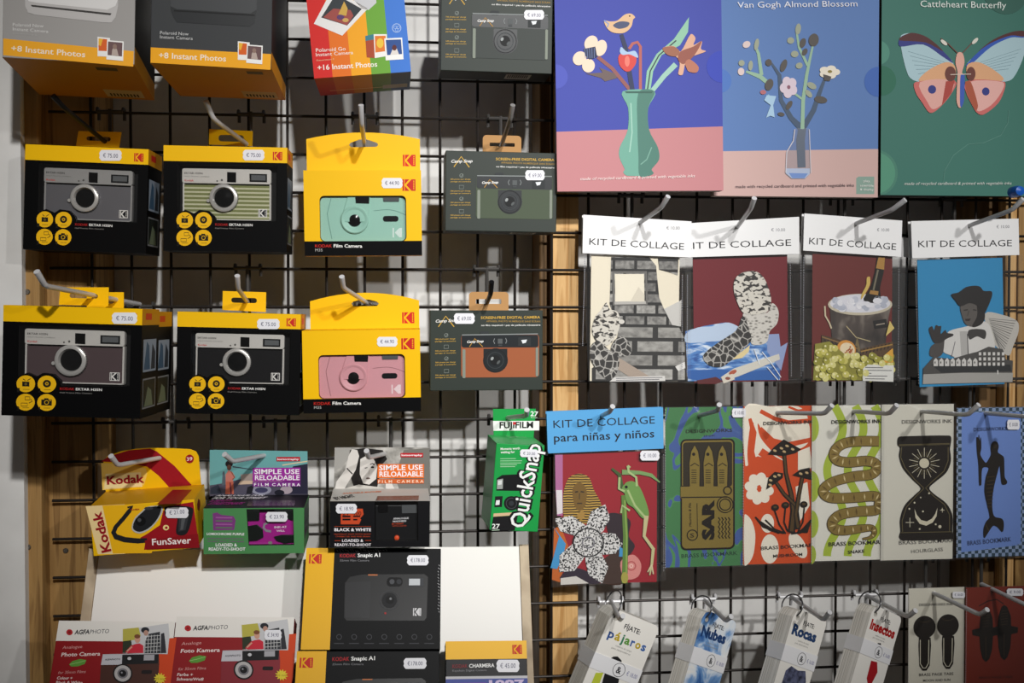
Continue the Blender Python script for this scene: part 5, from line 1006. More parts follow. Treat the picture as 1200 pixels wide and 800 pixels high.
# ice bucket
r, Mx, w, h, f, hd = kit([(953, 296), (1043.5, 299), (1047, 447), (950.5, 446)], .030, 'collage kit showing a wine bottle in an ice bucket over green grapes', m('6a2622', .6),
    [(42, 100), (425, 128), (420, 270), (38, 245)], [(38, 244), (430, 268), (412, 758), (46, 756)], (930, 220, 3.336), m('f0f0f0'), [((40, 270), (36, 720)), ((412, 276), (408, 740))])
kit_title(f, hd, 'KIT DE COLLAGE', 60, 220, (400, 243), '€ 10.00', (326, 170, 48))
paper(f, [(140, 440), (385, 450), (372, 500), (356, 640), (250, 650), (150, 600)], tex('dark_steel', [(0.3, '241d1a'), (0.55, '4c423c'), (0.75, '8d8378')], (1, 1, .6), tscale=45, detail=2), 'bucket_cutout', r, -.0008)
a = Art(f, y0=-.0012); a.e(260, 456, 126, 42, m('c9bfa8')); a.e(260, 452, 118, 36, m('dcdce4')); rng = random.Random(5)
for i in range(34): a.e(160 + rng.random() * 200, 430 + rng.random() * 44, 10 + rng.random() * 8, 8 + rng.random() * 5, m(rng.choice(('f0f0f4', 'c4c8d4', 'e4e4ea', 'b5bac8'))))
a.done('ice_print', r)
a = Art(f, y0=-.0016, smooth=True); a.p([(330, 268), (356, 272), (352, 330), (338, 390), (336, 446), (274, 440), (300, 390), (318, 330)], m('17130f', .3)); a.p([(332, 268), (357, 272), (354, 320), (322, 314)], m('b0823c')); a.l([(330, 320), (312, 400)], 7, m('77705c')); a.p([(300, 400), (332, 404), (330, 420), (296, 414)], m('a87c3c')); a.p([(286, 352), (298, 348), (298, 380), (276, 420), (264, 436), (266, 416), (284, 380)], m('d4b45c')); a.done('bottle_print', r)
a = Art(f, y0=-.0014); a.l([(122, 462), (124, 500), (140, 528), (148, 550)], 6, m('cfc0a0')); a.p([(310, 520), (362, 512), (366, 545), (316, 552)], m('191514')); a.l([(322, 536), (356, 530)], 4, m('a89c8c')); a.l([(206, 540), (244, 584), (300, 600)], 3, m('c8b88c')); a.p([(236, 640), (248, 580), (262, 640)], m('7a6a48')); a.done('bucket_trim_print', r)
a = Art(f, y0=-.0018); a.p([(110, 575), (170, 590), (250, 620), (250, 660), (110, 640)], m('4a3826'))
for i in range(7): a.l([(120 + i * 14, 592 + i * 3), (136 + i * 14, 620 + i * 4)], 4, m('1f1712'))
a.l([(110, 582), (250, 628)], 5, m('8a6a40')); a.p([(262, 630), (388, 600), (390, 620), (340, 670), (264, 660)], m('5a4228'))
for i in range(8): a.l([(276 + i * 14, 628 - i * 3), (270 + i * 14, 650 - i * 3)], 4, m('1f1712'))
a.l([(262, 640), (386, 612)], 5, m('a8823f')); a.e(206, 630, 38, 34, m('d8933c'), 30); a.e(210, 632, 30, 26, m('ecd9b4'), 30)
for i in range(14): a.e(196 + rng.random() * 34, 616 + rng.random() * 34, 3, 4, m('a85a2c'))
a.done('basket_print', r)
gp = [m(c, .35) for c in ('b9b44e', 'cfc76a', 'a5a03e', 'dcd688', '949038')]
a = Art(f, y0=-.0022); a.p([(84, 610), (140, 600), (200, 650), (290, 660), (390, 660), (390, 752), (76, 752)], m('8f8a35'))
for i in range(100):
    u = 88 + rng.random() * 296; v = 622 + rng.random() * 126
    if v < 655 and 165 < u: continue
    a.e(u, v, 13, 13, rng.choice(gp), 0, 14); a.e(u - 4, v - 4, 4, 4, m('ece6b4'), 0, 8)
a.done('grape_print', r)
a = Art(f, y0=-.004); a.p([(272, 690), (392, 694), (390, 758), (270, 754)], m('e4e4de'))
for i, L_ in enumerate((70, 104, 24, 86, 76)): a.l([(280, 702 + i * 11), (280 + L_, 703 + i * 11)], 3.2, m('6a6a6c'))
a.p([(352, 656), (388, 626), (390, 682), (354, 684)], m('e0a83c')); a.p([(360, 580), (376, 520), (394, 548), (376, 566)], m('d8c070')); a.done('small_print', r)
# a second kit hanging behind it
Mx2 = pose_fit([(953, 300), (1053, 300), (1053, 444), (953, 444)], .016, 0, 0, 500)
r = thing('collage_kit', Mx2[0], 'white headed collage kit almost hidden behind the ice bucket kit', 'collage kit', KG); f = Face(Mx2[0], None, (930, 220, 3.336))
MB().plate(f.Ls([(30, 190), (454, 196), (452, 272), (28, 262)]), -.002, -.001, m('e4e4e4')).build('header_card', r); MB().plate(f.Ls([(30, 262), (446, 272), (440, 752), (34, 750)]), -.0005, -.0003, bagm).build('clear_bag', r); MB().plate([(-.05, .004), (.044, .004), (.044, .15), (-.05, .15)], .0002, .0010, m('5a201e')).build('backing_card', r)
# woman in a hat
r, Mx, w, h, f, hd = kit([(1073.6, 304), (1175, 302), (1177, 451), (1079, 452)], .032, 'collage kit showing a woman in a black hat on bright blue', m('2a8cc0', .6),
    [(42, 130), (462, 120), (465, 262), (47, 275)], [(50, 270), (470, 262), (468, 776), (76, 778)], (1055, 220, 3.333), m('ececec'), [((58, 280), (72, 770))])
kit_title(f, hd, 'KIT DE COLLAGE', 70, 232, (436, 228), '€ 10.00', (376, 158, 50))
a = Art(f, y0=-.0004, smooth=True); a.p([(330, 492), (400, 496), (456, 520), (462, 560), (440, 620), (420, 655), (360, 600)], m('c4c0b8'))
for i in range(14): a.l([(345 + i * 2, 510 + i * 6), (452 - i * 4, 520 + i * 10)], 3, m('6a6866') if i % 2 else m('8d8b88'))
a.done('shell_cutout', r)
a = Art(f, y0=-.0010, smooth=True); LW = m('d8d6d2'); SKN = m('6d6864'); a.p([(262, 540), (190, 560), (172, 600), (168, 640), (210, 660), (220, 690), (320, 690), (370, 640), (350, 540), (320, 520)], LW); a.p([(232, 560), (262, 560), (270, 680), (240, 690)], m('b5b3b0')); a.l([(262, 570), (266, 680)], 3, INK); a.p([(268, 555), (330, 555), (330, 590), (300, 580), (270, 592)], m('3a3836')); a.p([(120, 620), (150, 596), (172, 560), (168, 640), (150, 660), (116, 655)], m('4a4644'))
a.p([(112, 550), (124, 540), (132, 556), (140, 536), (150, 540), (160, 540), (158, 570), (176, 555), (182, 566), (206, 570), (206, 578), (180, 590), (160, 604), (132, 604), (116, 570)], m('2e2a29')); a.l([(200, 660), (214, 600)], 3, m('77757a')); a.done('woman_cutout', r)
a = Art(f, y0=-.0014, smooth=True); a.p([(236, 460), (268, 450), (310, 452), (326, 480), (320, 530), (280, 542), (254, 530), (240, 495)], m('5a5551')); a.p([(300, 450), (326, 470), (330, 510), (312, 536), (280, 542), (300, 500)], m('1f1b1a')); a.l([(248, 478), (264, 476)], 4, m('1f1b1a')); a.l([(284, 476), (298, 478)], 4, m('1f1b1a')); a.p([(252, 512), (276, 510), (270, 520), (256, 520)], m('2a2020')); a.l([(268, 480), (262, 500)], 3, m('3a3634')); a.done('face_cutout', r)
a = Art(f, y0=-.0018, smooth=True); a.p([(200, 416), (228, 408), (256, 388), (290, 382), (312, 386), (326, 402), (356, 404), (358, 424), (340, 470), (326, 490), (300, 460), (270, 450), (236, 462), (216, 440)], m('1b1819')); a.done('hat_cutout', r)
a = Art(f, y0=-.0018); a.p([(90, 705), (130, 660), (200, 668), (260, 650), (300, 640), (345, 620), (400, 630), (412, 670), (440, 675), (438, 720), (440, 756), (88, 765)], m('4a4846')); a.p([(90, 728), (250, 722), (440, 722), (438, 758), (88, 766)], m('a9a7a2')); a.p([(120, 690), (300, 694), (430, 690), (434, 716), (160, 722)], m('26282a'))
for u in range(130, 300, 22): a.p([(u, 696), (u, 674), (u + 9, 664), (u + 17, 674), (u + 17, 696)], m('d4d2ce')); a.r(u + 4, 678, u + 8, 686, m('3a3836'))
for v in (642, 662, 682):
    for u in range(306, 404, 18): a.r(u, v, u + 10, v + 12, m('d8d6d2'))
a.l([(380, 728), (380, 712)], 4, m('e8e6e2')); a.done('harbour_cutout', r)
# children's kit with blue header
r, Mx, w, h, f, hd = kit([(658.5, 531), (769.5, 527), (770, 682), (656, 684)], .036, 'children\'s collage kit with a blue header, showing a frog and a speckled flower', m('9a1626', .6),
    [(35, 75), (490, 57), (492, 218), (40, 237)], [(60, 232), (498, 218), (498, 730), (52, 756)], (630, 460, 3.333), m('5aa5dc'), [((492, 240), (492, 700))])
kit_title(f, hd, 'KIT DE COLLAGE', 62, 138, (458, 120), h=30); a = Art(f, y0=-.0075); a.t('para niñas y niños', 64, 192, 0, INK, end=(456, 174), h=32, bold=.01); a.done('printed_subtitle', hd)
paper(f, [(68, 236), (98, 234), (98, 480), (76, 480), (70, 380)], m('b56a9c'), 'pink_paper_cutout', r, -.0003); paper(f, [(64, 530), (90, 520), (120, 600), (88, 740), (56, 730), (60, 640)], m('c2611e'), 'orange_paper_cutout', r, -.0003); paper(f, [(72, 380), (96, 380), (98, 470), (76, 475)], m('e4dce0'), 'pale_paper_cutout', r, -.0007)
gold = tex('gilded_stripes', [(0.3, '2c2010'), (0.5, '8a6a26'), (0.75, 'c9a048')], (1, 1, 1), 'wavez', 1.5, 95.0, .4, dist=2.0)
paper(f, [(104, 490), (100, 400), (120, 335), (160, 316), (200, 330), (220, 380), (250, 440), (240, 500), (130, 510)], gold, 'golden_mask_cutout', r, -.0008)
a = Art(f, y0=-.0012, smooth=True); a.p([(136, 380), (150, 355), (176, 355), (192, 385), (186, 440), (164, 462), (144, 440)], m('77581f')); a.l([(146, 388), (158, 386)], 5, m('1c140a')); a.l([(168, 386), (182, 388)], 5, m('1c140a')); a.l([(164, 392), (163, 416)], 4, m('4a3512')); a.l([(154, 432), (174, 432)], 5, m('3a280e')); a.p([(150, 480), (176, 456), (186, 480), (170, 500)], m('a8823c')); a.done('mask_face_print', r)
paper(f, [(270, 480), (310, 470), (362, 500), (356, 560), (380, 600), (340, 640), (280, 560)], m('2b1c26'), 'dark_petal_cutout', r, -.0010); paper(f, [(270, 640), (330, 620), (340, 740), (250, 742), (236, 690)], m('3f2a22'), 'brown_feather_cutout', r, -.0010)
a = Art(f, y0=-.0014, smooth=True); a.p([(324, 660), (372, 632), (404, 668), (392, 718), (340, 726)], m('d88a84')); a.ring(366, 676, 14, 19, m('b85a58')); a.ring(366, 676, 4, 8, m('f0c0b4')); a.done('rose_print', r)
paper(f, [(60, 520), (110, 590), (100, 640), (76, 688), (50, 684), (84, 560)], m('3f95cc'), 'blue_paper_cutout', r, -.0010)
mb = MB()
fl = [(200, 585)]
for (u0, v0), (ut, vt), (u1, v1) in (((140, 556), (66, 492), (190, 520)), ((190, 522), (264, 436), (256, 540)), ((256, 545), (332, 590), (258, 632)), ((246, 620), (252, 744), (186, 650)), ((180, 648), (84, 700), (136, 590))):
    mx = ((u0 + ut) / 2 + (vt - v0) * .22 * (1 if True else -1), (v0 + vt) / 2 - (ut - u0) * .22); my = ((u1 + ut) / 2 - (vt - v1) * .22, (v1 + vt) / 2 + (ut - u1) * .22)
    mb.plate(f.Ls([(200, 585), (u0, v0), mx, (ut, vt), my, (u1, v1)], -.0016), -.0019, -.0016, speck)
mb.build('flower_cutout', r)
a = Art(f, y0=-.0022); a.e(198, 585, 62, 58, m('18161a')); a.e(198, 585, 56, 53, speck); a.e(198, 585, 26, 24, m('77757a')); a.e(198, 585, 20, 18, speck); a.done('flower_centre_print', r)
a = Art(f, y0=-.0018, smooth=True); a.p([(88, 720), (130, 682), (200, 700), (246, 740), (200, 746), (150, 720), (96, 732)], m('2c2030')); a.p([(90, 724), (150, 716), (200, 744), (90, 750)], m('d4cfc8')); a.p([(320, 600), (332, 608), (332, 640), (318, 640)], m('3f95cc')); a.done('paper_scrap_print', r)
FGm = m('6f9a4c'); FG2 = m('a9c080')
a = Art(f, y0=-.0020); a.l([(336, 400), (344, 560), (340, 744)], [18, 20, 22], m('5f8236')); a.l([(340, 420), (348, 560), (346, 740)], 5, m('8fae54')); a.e(340, 722, 14, 22, m('a8a048')); a.l([(290, 296), (320, 320), (330, 380)], [8, 14, 18], m('3f5a2a')); a.l([(330, 310), (400, 312), (444, 322), (478, 350)], [20, 14, 14, 4], m('7aa060')); a.done('plant_stem_print', r)
a = Art(f, y0=-.0024, smooth=True); a.p([(338, 360), (370, 345), (400, 370), (428, 440), (434, 480), (410, 490), (376, 450), (350, 430)], FGm); a.e(356, 375, 26, 22, FGm); a.e(346, 368, 6, 6, BLACK); a.l([(352, 380), (380, 440), (420, 486)], 8, FG2); a.l([(352, 285), (356, 310), (385, 330), (388, 365)], 9, FG2); a.l([(320, 330), (318, 375), (340, 385)], 9, FG2); a.l([(360, 460), (330, 440), (326, 470)], 8, FG2)
a.l([(425, 480), (416, 560), (452, 610), (446, 670), (438, 712)], [18, 12, 13, 10, 5], m('c4bf8c')); a.l([(446, 670), (430, 700)], 5, m('d8c8a0')); a.l([(446, 670), (452, 708)], 5, m('d8c8a0')); a.l([(352, 284), (362, 292)], 7, FG2); a.done('frog_print', r)
sticker(f, r, 396, 224, 472, 262, '€ 10.00', lift=.0068)

# ------------------------------------------------------------------ brass bookmarks
H3 = 'prong hooks of the bookmarks and page tabs'
hook((843, 474), (841, 481), .10, (821, 486.5), .035, 'silver prong hook through the green sardine tin bookmark card', group=H3)
hook((975, 475), (966, 484.5), .13, (913, 483.5), .036, 'silver prong hook through the orange mushroom bookmark card', group=H3)
hook((1051, 474.5), (1042, 484.5), .13, (1002, 482), .038, 'silver prong hook through the green and white snake bookmark card', group=H3)
hook((1147, 474), (1134, 486), .14, (1082, 482), .040, 'silver prong hook through the cream hourglass bookmark card', group=H3)
hook((1226, 476), (1214, 489), .14, (1156, 484), .042, 'silver prong hook through the blue merman bookmark card', group=H3)
hook((1157, 714), (1148, 720), .13, (1096, 695.5), .030, 'silver prong hook through the cream page tab card', group=H3)
hook((1232, 712), (1222, 718), .13, (1165, 691), .034, 'silver prong hook through the red page tab card', group=H3)
BKG = 'carded brass bookmarks in clear sleeves'
brass = m('927b40', .35, .2); dbrass = m('1d1610', .4, .2); olive = m('877436', .4, .2)
sleeve = clear('clear_sleeve', .04, 'ffffff', .008)
def bookmark(corners, d, label, mat, zoom, name='bookmark_card', cat='bookmark', group=BKG, pad=.0018, roll=0):
    Mx, w, h = pose_fit(corners, d, .0, .0, 400); r = thing(name, Mx, label, cat, group); f = Face(Mx, None, zoom)
    MB().plate([(-w / 2, 0), (w / 2, 0), (w / 2, h), (-w / 2, h)], 0, .0012, mat).build('backing_card', r)
    b = MB().plate([(-w / 2 - pad, -pad), (w / 2 + pad, -pad), (w / 2 + pad, h + pad), (-w / 2 - pad, h + pad)], -.0030, -.0028, sleeve).build('clear_sleeve', r)
    a = Art(f, y0=-.003); n = 60
    for i in range(n): a.lpoly([(-w / 2 - pad + .0003, h * i / n), (-w / 2 - pad + .0011, h * i / n), (-w / 2 - pad + .0011, h * (i + .45) / n), (-w / 2 - pad + .0003, h * (i + .45) / n)], m('a5a5a8'))
    a.done('sleeve_seam', b)
    return r, Mx, w, h, f
DK = m('23211d')
damask = tex('green_blue_marbling', [(0.0, '3f7a48'), (0.52, '4c8a50'), (0.53, '3f5a98'), (0.6, '46639c'), (0.61, '4c8a50')], (1, 1, .5), tscale=26, detail=1.0, dist=1.5, const=True)
r, Mx, w, h, f = bookmark([(779.5, 478), (871, 475.5), (869.5, 661.5), (780, 665.5)], .030, 'green and blue card with a sardine tin brass bookmark', damask, (770, 460, 3.636))
a = Art(f); a.t('DESIGNWORKS', 122, 172, 0, DK, end=(320, 166), h=14, bold=.02); a.t('INK', 200, 188, 0, DK, end=(250, 186), h=8); a.t('BRASS BOOKMARK', 104, 704, 0, m('1d3a2c'), end=(342, 690), h=16, bold=.01); a.done('printed_lettering', r)
bk = MB().plate(rr_px(f, 100, 198, 330, 664, 22), -.0014, -.0002, dbrass).build('brass_bookmark', r)
a = Art(f, y0=-.0014); a.r(106, 205, 324, 658, olive, 18); a.r(110, 212, 320, 400, m('2a2212'), 14); a.r(100, 398, 300, 446, olive, 5); a.l([(102, 398), (300, 396)], 4, dbrass); a.l([(102, 446), (300, 444)], 5, dbrass)
for u in (160, 220, 278):
    a.p([(u - 22, 400), (u - 24, 300), (u - 16, 250), (u, 220), (u + 16, 250), (u + 24, 300), (u + 22, 400)], olive); a.l([(u - 22, 398), (u - 24, 300), (u - 16, 250), (u, 222), (u + 16, 250), (u + 24, 300), (u + 22, 398)], 4, dbrass); a.e(u - 4, 262, 7, 7, dbrass); a.l([(u - 18, 312), (u, 300), (u + 18, 312)], 4, dbrass)
    for i in range(7): a.l([(u - 14, 330 + i * 9), (u + 8, 330 + i * 9)], 3, dbrass)
a.ring(300, 416, 14, 19, dbrass); a.ring(290, 476, 22, 26, dbrass); a.ring(290, 476, 32, 36, dbrass)
a.t('SAR', 240, 626, 0, dbrass, end=(240, 456), h=46, bold=.06); a.t('Mauricio & Fils', 146, 570, 0, dbrass, end=(144, 470), h=10, slant=.3); a.ring(150, 606, 20, 24, dbrass); a.t('S', 140, 616, 18, dbrass, h=18); a.l([(172, 600), (170, 470)], 2, dbrass)
for i in range(4): a.l([(264 + i * 14 + (4 if j % 2 else -3), 530 + j * 10) for j in range(10)], 4, dbrass)
a.done('engraved_print', bk); sticker(f, r, 316, 66, 376, 104, '€ 10.00', lift=.0034)
r, Mx, w, h, f = bookmark([(871.6, 476), (954, 475), (953, 658), (870.5, 662.5)], .032, 'orange card with white leaf shapes and a mushroom brass bookmark', m('cf4c1a'), (770, 460, 3.636))
a = Art(f, smooth=True); CW = m('ece4d2')
a.p([(374, 60), (480, 58), (600, 58), (640, 100), (650, 200), (600, 240), (520, 220), (470, 200), (430, 130), (440, 190), (500, 260), (540, 290), (500, 300), (430, 270), (400, 300), (376, 310)], CW); a.p([(400, 125), (412, 130), (400, 190), (410, 300), (390, 315), (385, 240)], m('cf4c1a')); OG = m('cf4c1a'); a.l([(440, 78), (500, 110), (560, 126), (655, 118)], 18, OG); a.l([(440, 150), (490, 205), (560, 222), (655, 200)], [14, 26, 24, 18], OG); a.l([(395, 110), (412, 170), (404, 250), (420, 330)], [14, 24, 20, 26], OG); a.l([(440, 250), (500, 290), (560, 320)], 34, OG); a.l([(560, 60), (600, 76), (655, 70)], 10, OG)
for i in range(8):
    t = 2 * math.pi * i / 8 + .2; a.e(435 + 36 * math.cos(t), 408 + 42 * math.sin(t), 27, 22, CW, math.degrees(t))
a.p([(372, 520), (400, 540), (418, 600), (412, 680), (395, 720), (372, 735)], CW); a.e(480, 665, 38, 62, CW); a.e(470, 556, 28, 40, CW); a.p([(600, 250), (650, 230), (660, 320), (600, 330)], CW); a.e(600, 650, 30, 60, CW, -30); a.p([(590, 400), (640, 380), (650, 480), (600, 560)], CW); a.done('leaf_shape_print', r)
a = Art(f, lift=.0009); a.t('DESIGNWORKS INK', 452, 138, 0, DK, end=(664, 130), h=14, bold=.02); a.t('BRASS BOOKMARK', 442, 670, 0, DK, end=(680, 654), h=15, bold=.01); a.t('MUSHROOM', 494, 702, 0, DK, end=(618, 694), h=13, bold=.01); a.done('printed_lettering', r)
def puffs(bk_art, mt):
    pass
SH = m('5a4426', .4, .3)
a = Art(f, lift=.0013)
a.l([(540, 250), (548, 340), (570, 430), (580, 500), (572, 594)], [16, 16, 20, 24, 30], dbrass); a.l([(540, 250), (548, 340), (570, 430), (580, 500), (572, 590)], [8, 8, 10, 12, 16], SH); a.l([(502, 375), (540, 430), (590, 480), (600, 560)], [14, 16, 18, 20], dbrass); a.l([(502, 375), (540, 430), (590, 480), (600, 555)], [6, 8, 9, 10], SH); a.l([(620, 350), (604, 430), (590, 520), (600, 580)], [16, 18, 20, 22], dbrass); a.l([(620, 350), (604, 430), (590, 520), (600, 575)], [8, 9, 10, 11], SH)
for q in ([(418, 528), (450, 570), (520, 598)], [(430, 545), (480, 585), (540, 598)], [(500, 500), (520, 560), (545, 596)], [(546, 490), (540, 550), (556, 590)], [(626, 490), (620, 550), (600, 590)], [(655, 540), (620, 580), (590, 598)], [(650, 560), (610, 596), (570, 600)], [(460, 540), (500, 580), (548, 598)]): a.l(q, 6, dbrass)
for u, v in ((502, 488), (546, 478), (624, 475)): a.e(u, v, 16, 14, dbrass); a.e(u, v - 2, 8, 5, SH)
a.p([(418, 526), (440, 545), (520, 596), (640, 596), (655, 545), (600, 592), (540, 596), (470, 580)], dbrass)
a.p([(470, 262), (500, 228), (538, 198), (580, 222), (612, 240), (590, 256), (540, 268)], dbrass); a.p([(464, 412), (474, 360), (500, 336), (536, 342), (534, 362), (500, 388)], dbrass); a.p([(575, 350), (610, 326), (648, 318), (660, 370), (620, 362)], dbrass)
for u, v in ((500, 246), (528, 236), (552, 226), (576, 240), (540, 250), (482, 372), (500, 356), (518, 350), (480, 392), (610, 344), (636, 340)): a.e(u, v, 8, 5, m('c4a878'), 20, 10)
a.done('brass_bookmark', r)
r, Mx, w, h, f = bookmark([(951.3, 475), (1034, 474.5), (1033, 655.5), (951, 657.3)], .034, 'white card with green waves and a snake brass bookmark', m('e4e2d6'), (940, 460, 3.636))
a = Art(f); LG2 = m('a9bd3c')
for (u, s_) in ((140, 1), (228, 1), (310, 1)):
    p = [(u + 34 * math.sin((v - 60) / 190 * math.pi * 1.05), v) for v in range(56, 712, 16)]; a.l(p, 34, LG2)
zc = [f.L(40, v) for v in (60, 240)]; x0 = -w / 2
for v, q in ((150, 30), (400, 34), (560, 30), (690, 20)):
    c = f.L(41, v); kk = f.k(100, v); a.lpoly(ell(x0, c[1], q * kk, 1.9 * q * kk, 24, -math.pi / 2, math.pi / 2), LG2)
a.done('wave_print', r)
a = Art(f, lift=.0009); a.t('DESIGNWORKS INK', 124, 132, 0, DK, end=(338, 128), h=15, bold=.02); a.t('BRASS BOOKMARK', 112, 654, 0, DK, end=(350, 642), h=17, bold=.01); a.t('SNAKE', 194, 686, 0, DK, end=(266, 680), h=14, bold=.01); a.done('printed_lettering', r)
sp = []
for (cx, cy, rad, y0_, a0, a1) in (): pass
path = [(332, 206), (250, 206), (190, 212), (150, 232), (134, 262), (150, 288), (200, 296), (270, 290), (310, 300), (316, 326), (290, 348), (220, 356), (140, 376), (94, 405), (94, 432), (130, 448), (220, 446), (300, 440), (336, 452), (338, 480), (310, 500), (230, 506), (160, 520), (128, 550), (136, 578), (180, 586), (250, 578), (296, 576), (306, 598), (288, 616), (256, 622)]
def smooth(p, n=4):
    out = []
    for i in range(len(p) - 1):
        p0, p1, p2, p3 = p[max(i - 1, 0)], p[i], p[i + 1], p[min(i + 2, len(p) - 1)]
        for j in range(n):
            t = j / n; out.append(tuple(.5 * (2 * p1[c] + (p2[c] - p0[c]) * t + (2 * p0[c] - 5 * p1[c] + 4 * p2[c] - p3[c]) * t * t + (3 * p1[c] - p0[c] - 3 * p2[c] + p3[c]) * t ** 3) for c in (0, 1)))
    return out + [p[-1]]
path = [(min(u, 326), v) for u, v in path]
P_ = smooth(path); N_ = len(P_)
wd_ = [40 if i < N_ * .8 else 40 * (1 - (i / N_ - .8) / .2) + 3 for i in range(N_)]
a = Art(f, lift=.0012); a.l(P_, [x + 5 for x in wd_], m('4a3a1c')); a.l(P_, wd_, brass)
for i in range(2, N_ - 6, 2):
    t = Vector(P_[i + 1]) - Vector(P_[i - 1]); t.normalize(); n_ = Vector((-t.y, t.x)); c = Vector(P_[i]); q = wd_[i] * .38
    a.p([tuple(c - n_ * q), tuple(c + t * 3.5), tuple(c + n_ * q), tuple(c - t * 3.5)], m('d8c48c', .4) if (i // 2) % 2 else m('6a5426'))
a.done('brass_bookmark', r)
r, Mx, w, h, f = bookmark([(1032.5, 473.5), (1118, 473.5), (1116, 655), (1032.6, 656)], .036, 'cream card with a dark hourglass brass bookmark', m('d9d6c8'), (940, 460, 3.636))
a = Art(f); a.t('DESIGNWORKS INK', 424, 132, 0, DK, end=(638, 128), h=15, bold=.02); a.t('BRASS BOOKMARK', 412, 648, 0, DK, end=(650, 636), h=17, bold=.01); a.t('HOURGLASS', 464, 684, 0, DK, end=(600, 674), h=15, bold=.01); a.done('printed_lettering', r)
hg = [(406, 196), (416, 186), (626, 182), (634, 196), (630, 226), (628, 240), (632, 290), (612, 340), (560, 384), (540, 406), (560, 430), (612, 470), (638, 520), (638, 590), (640, 622), (424, 628), (412, 612), (418, 590), (416, 540), (436, 480), (480, 434), (504, 406), (470, 370), (428, 320), (412, 270), (416, 234), (406, 222)]
bk = MB().plate(f.Ls(rounded(hg)), -.0014, -.0002, dbrass).build('brass_bookmark', r)
a = Art(f, y0=-.0014); IL = m('6f6444', .4, .4); a.l([(424, 232), (420, 275), (438, 318), (480, 370), (518, 406)], 3, IL); a.l([(622, 232), (622, 290), (604, 334), (552, 380), (526, 406), (560, 440), (606, 476), (628, 520), (628, 590)], 3, IL); a.l([(518, 408), (480, 446), (444, 488), (426, 545), (428, 592)], 3, IL); a.l([(412, 222), (628, 216)], 3, IL); a.l([(412, 226), (628, 220)], 2, IL); a.l([(420, 596), (636, 592)], 3, IL)
CRM = m('d4cdb4'); a.e(520, 300, 21, 21, CRM)
for i in range(28):
    t = 2 * math.pi * i / 28; q = 66 if i % 2 else 50; a.l([(520 + 28 * math.cos(t), 300 + 28 * math.sin(t)), (520 + q * math.cos(t), 300 + q * math.sin(t))], 2.4, CRM if i % 2 else IL)
mo = [(526 + 50 * math.cos(t), 516 + 50 * math.sin(t)) for t in [math.radians(-22 + i * 10) for i in range(23)]] + [(526 + 42 * math.cos(t), 500 + 46 * math.sin(t)) for t in [math.radians(200 - i * 10) for i in range(23)]]
a.p([(576, 490), (572, 525), (556, 552), (528, 566), (500, 558), (482, 532), (478, 494), (488, 520), (506, 542), (530, 548), (552, 536), (566, 516)], CRM)
for u, v, q in ((540, 428, 4), (478, 468, 4), (456, 494, 4), (514, 505, 4), (586, 570, 7), (500, 580, 4), (596, 498, 4), (568, 560, 4), (504, 446, 3)): a.e(u, v, q, q, CRM, 0, 10)
a.l([(440, 552), (476, 552)], 2.5, CRM); a.l([(458, 532), (458, 572)], 2.5, CRM); a.l([(586, 500), (606, 500)], 2, CRM); a.l([(596, 490), (596, 510)], 2, CRM); a.done('engraved_print', bk)
r, Mx, w, h, f = bookmark([(1121.5, 477), (1204, 477.5), (1203, 649), (1120.6, 655)], .040, 'blue card with a chequered border and a dark merman brass bookmark', tex('blue_checks', [(0.0, '1c3a4c'), (0.5, '8aa0c4')], (1, 1, 1), 'checker', tscale=205, const=True), (1100, 460, 3.636))
a = Art(f); a.p([(98, 84), (350, 84), (350, 640), (330, 650), (96, 680)], m('6f8fd4')); a.done('blue_panel', r)
a = Art(f, lift=.0005); a.t('DESIGNWORKS INK', 148, 164, 0, m('28365c'), end=(330, 158), h=15, bold=.01); a.t('BRASS BOOKMARK', 122, 650, 0, m('28365c'), end=(308, 632), h=19, bold=.01); a.done('printed_lettering', r)
mp_ = [(226, 214), (236, 206), (248, 210), (254, 228), (250, 252), (262, 262), (276, 275), (278, 320), (280, 360), (290, 378), (284, 390), (268, 388), (262, 340), (258, 310), (246, 350), (232, 410), (226, 470), (234, 524), (268, 536), (276, 560), (270, 592), (250, 572), (230, 566), (206, 600), (192, 618), (190, 580), (202, 548), (216, 530), (206, 480), (194, 420), (200, 360), (212, 320), (184, 322), (180, 392), (172, 394), (168, 300), (162, 250), (160, 190), (166, 190), (168, 210), (170, 178), (174, 210), (178, 190), (180, 236), (176, 264), (198, 298), (208, 290), (222, 262), (220, 236)]
bk = MB().plate(f.Ls(rounded(mp_)), -.0014, -.0002, dbrass).build('brass_bookmark', r)
a = Art(f, y0=-.0014)
for i in range(9): a.l([(204 + (2 if i < 5 else 4), 360 + i * 16), (240 - i * 1.4, 356 + i * 16)], 2.5, m('4a3c24', .4, .3))
a.l([(200, 560), (214, 590)], 2.5, m('4a3c24')); a.e(238, 226, 8, 10, m('33281a')); a.done('engraved_print', bk); sticker(f, r, 286, 114, 340, 156, '€ 10.00', lift=.0034)
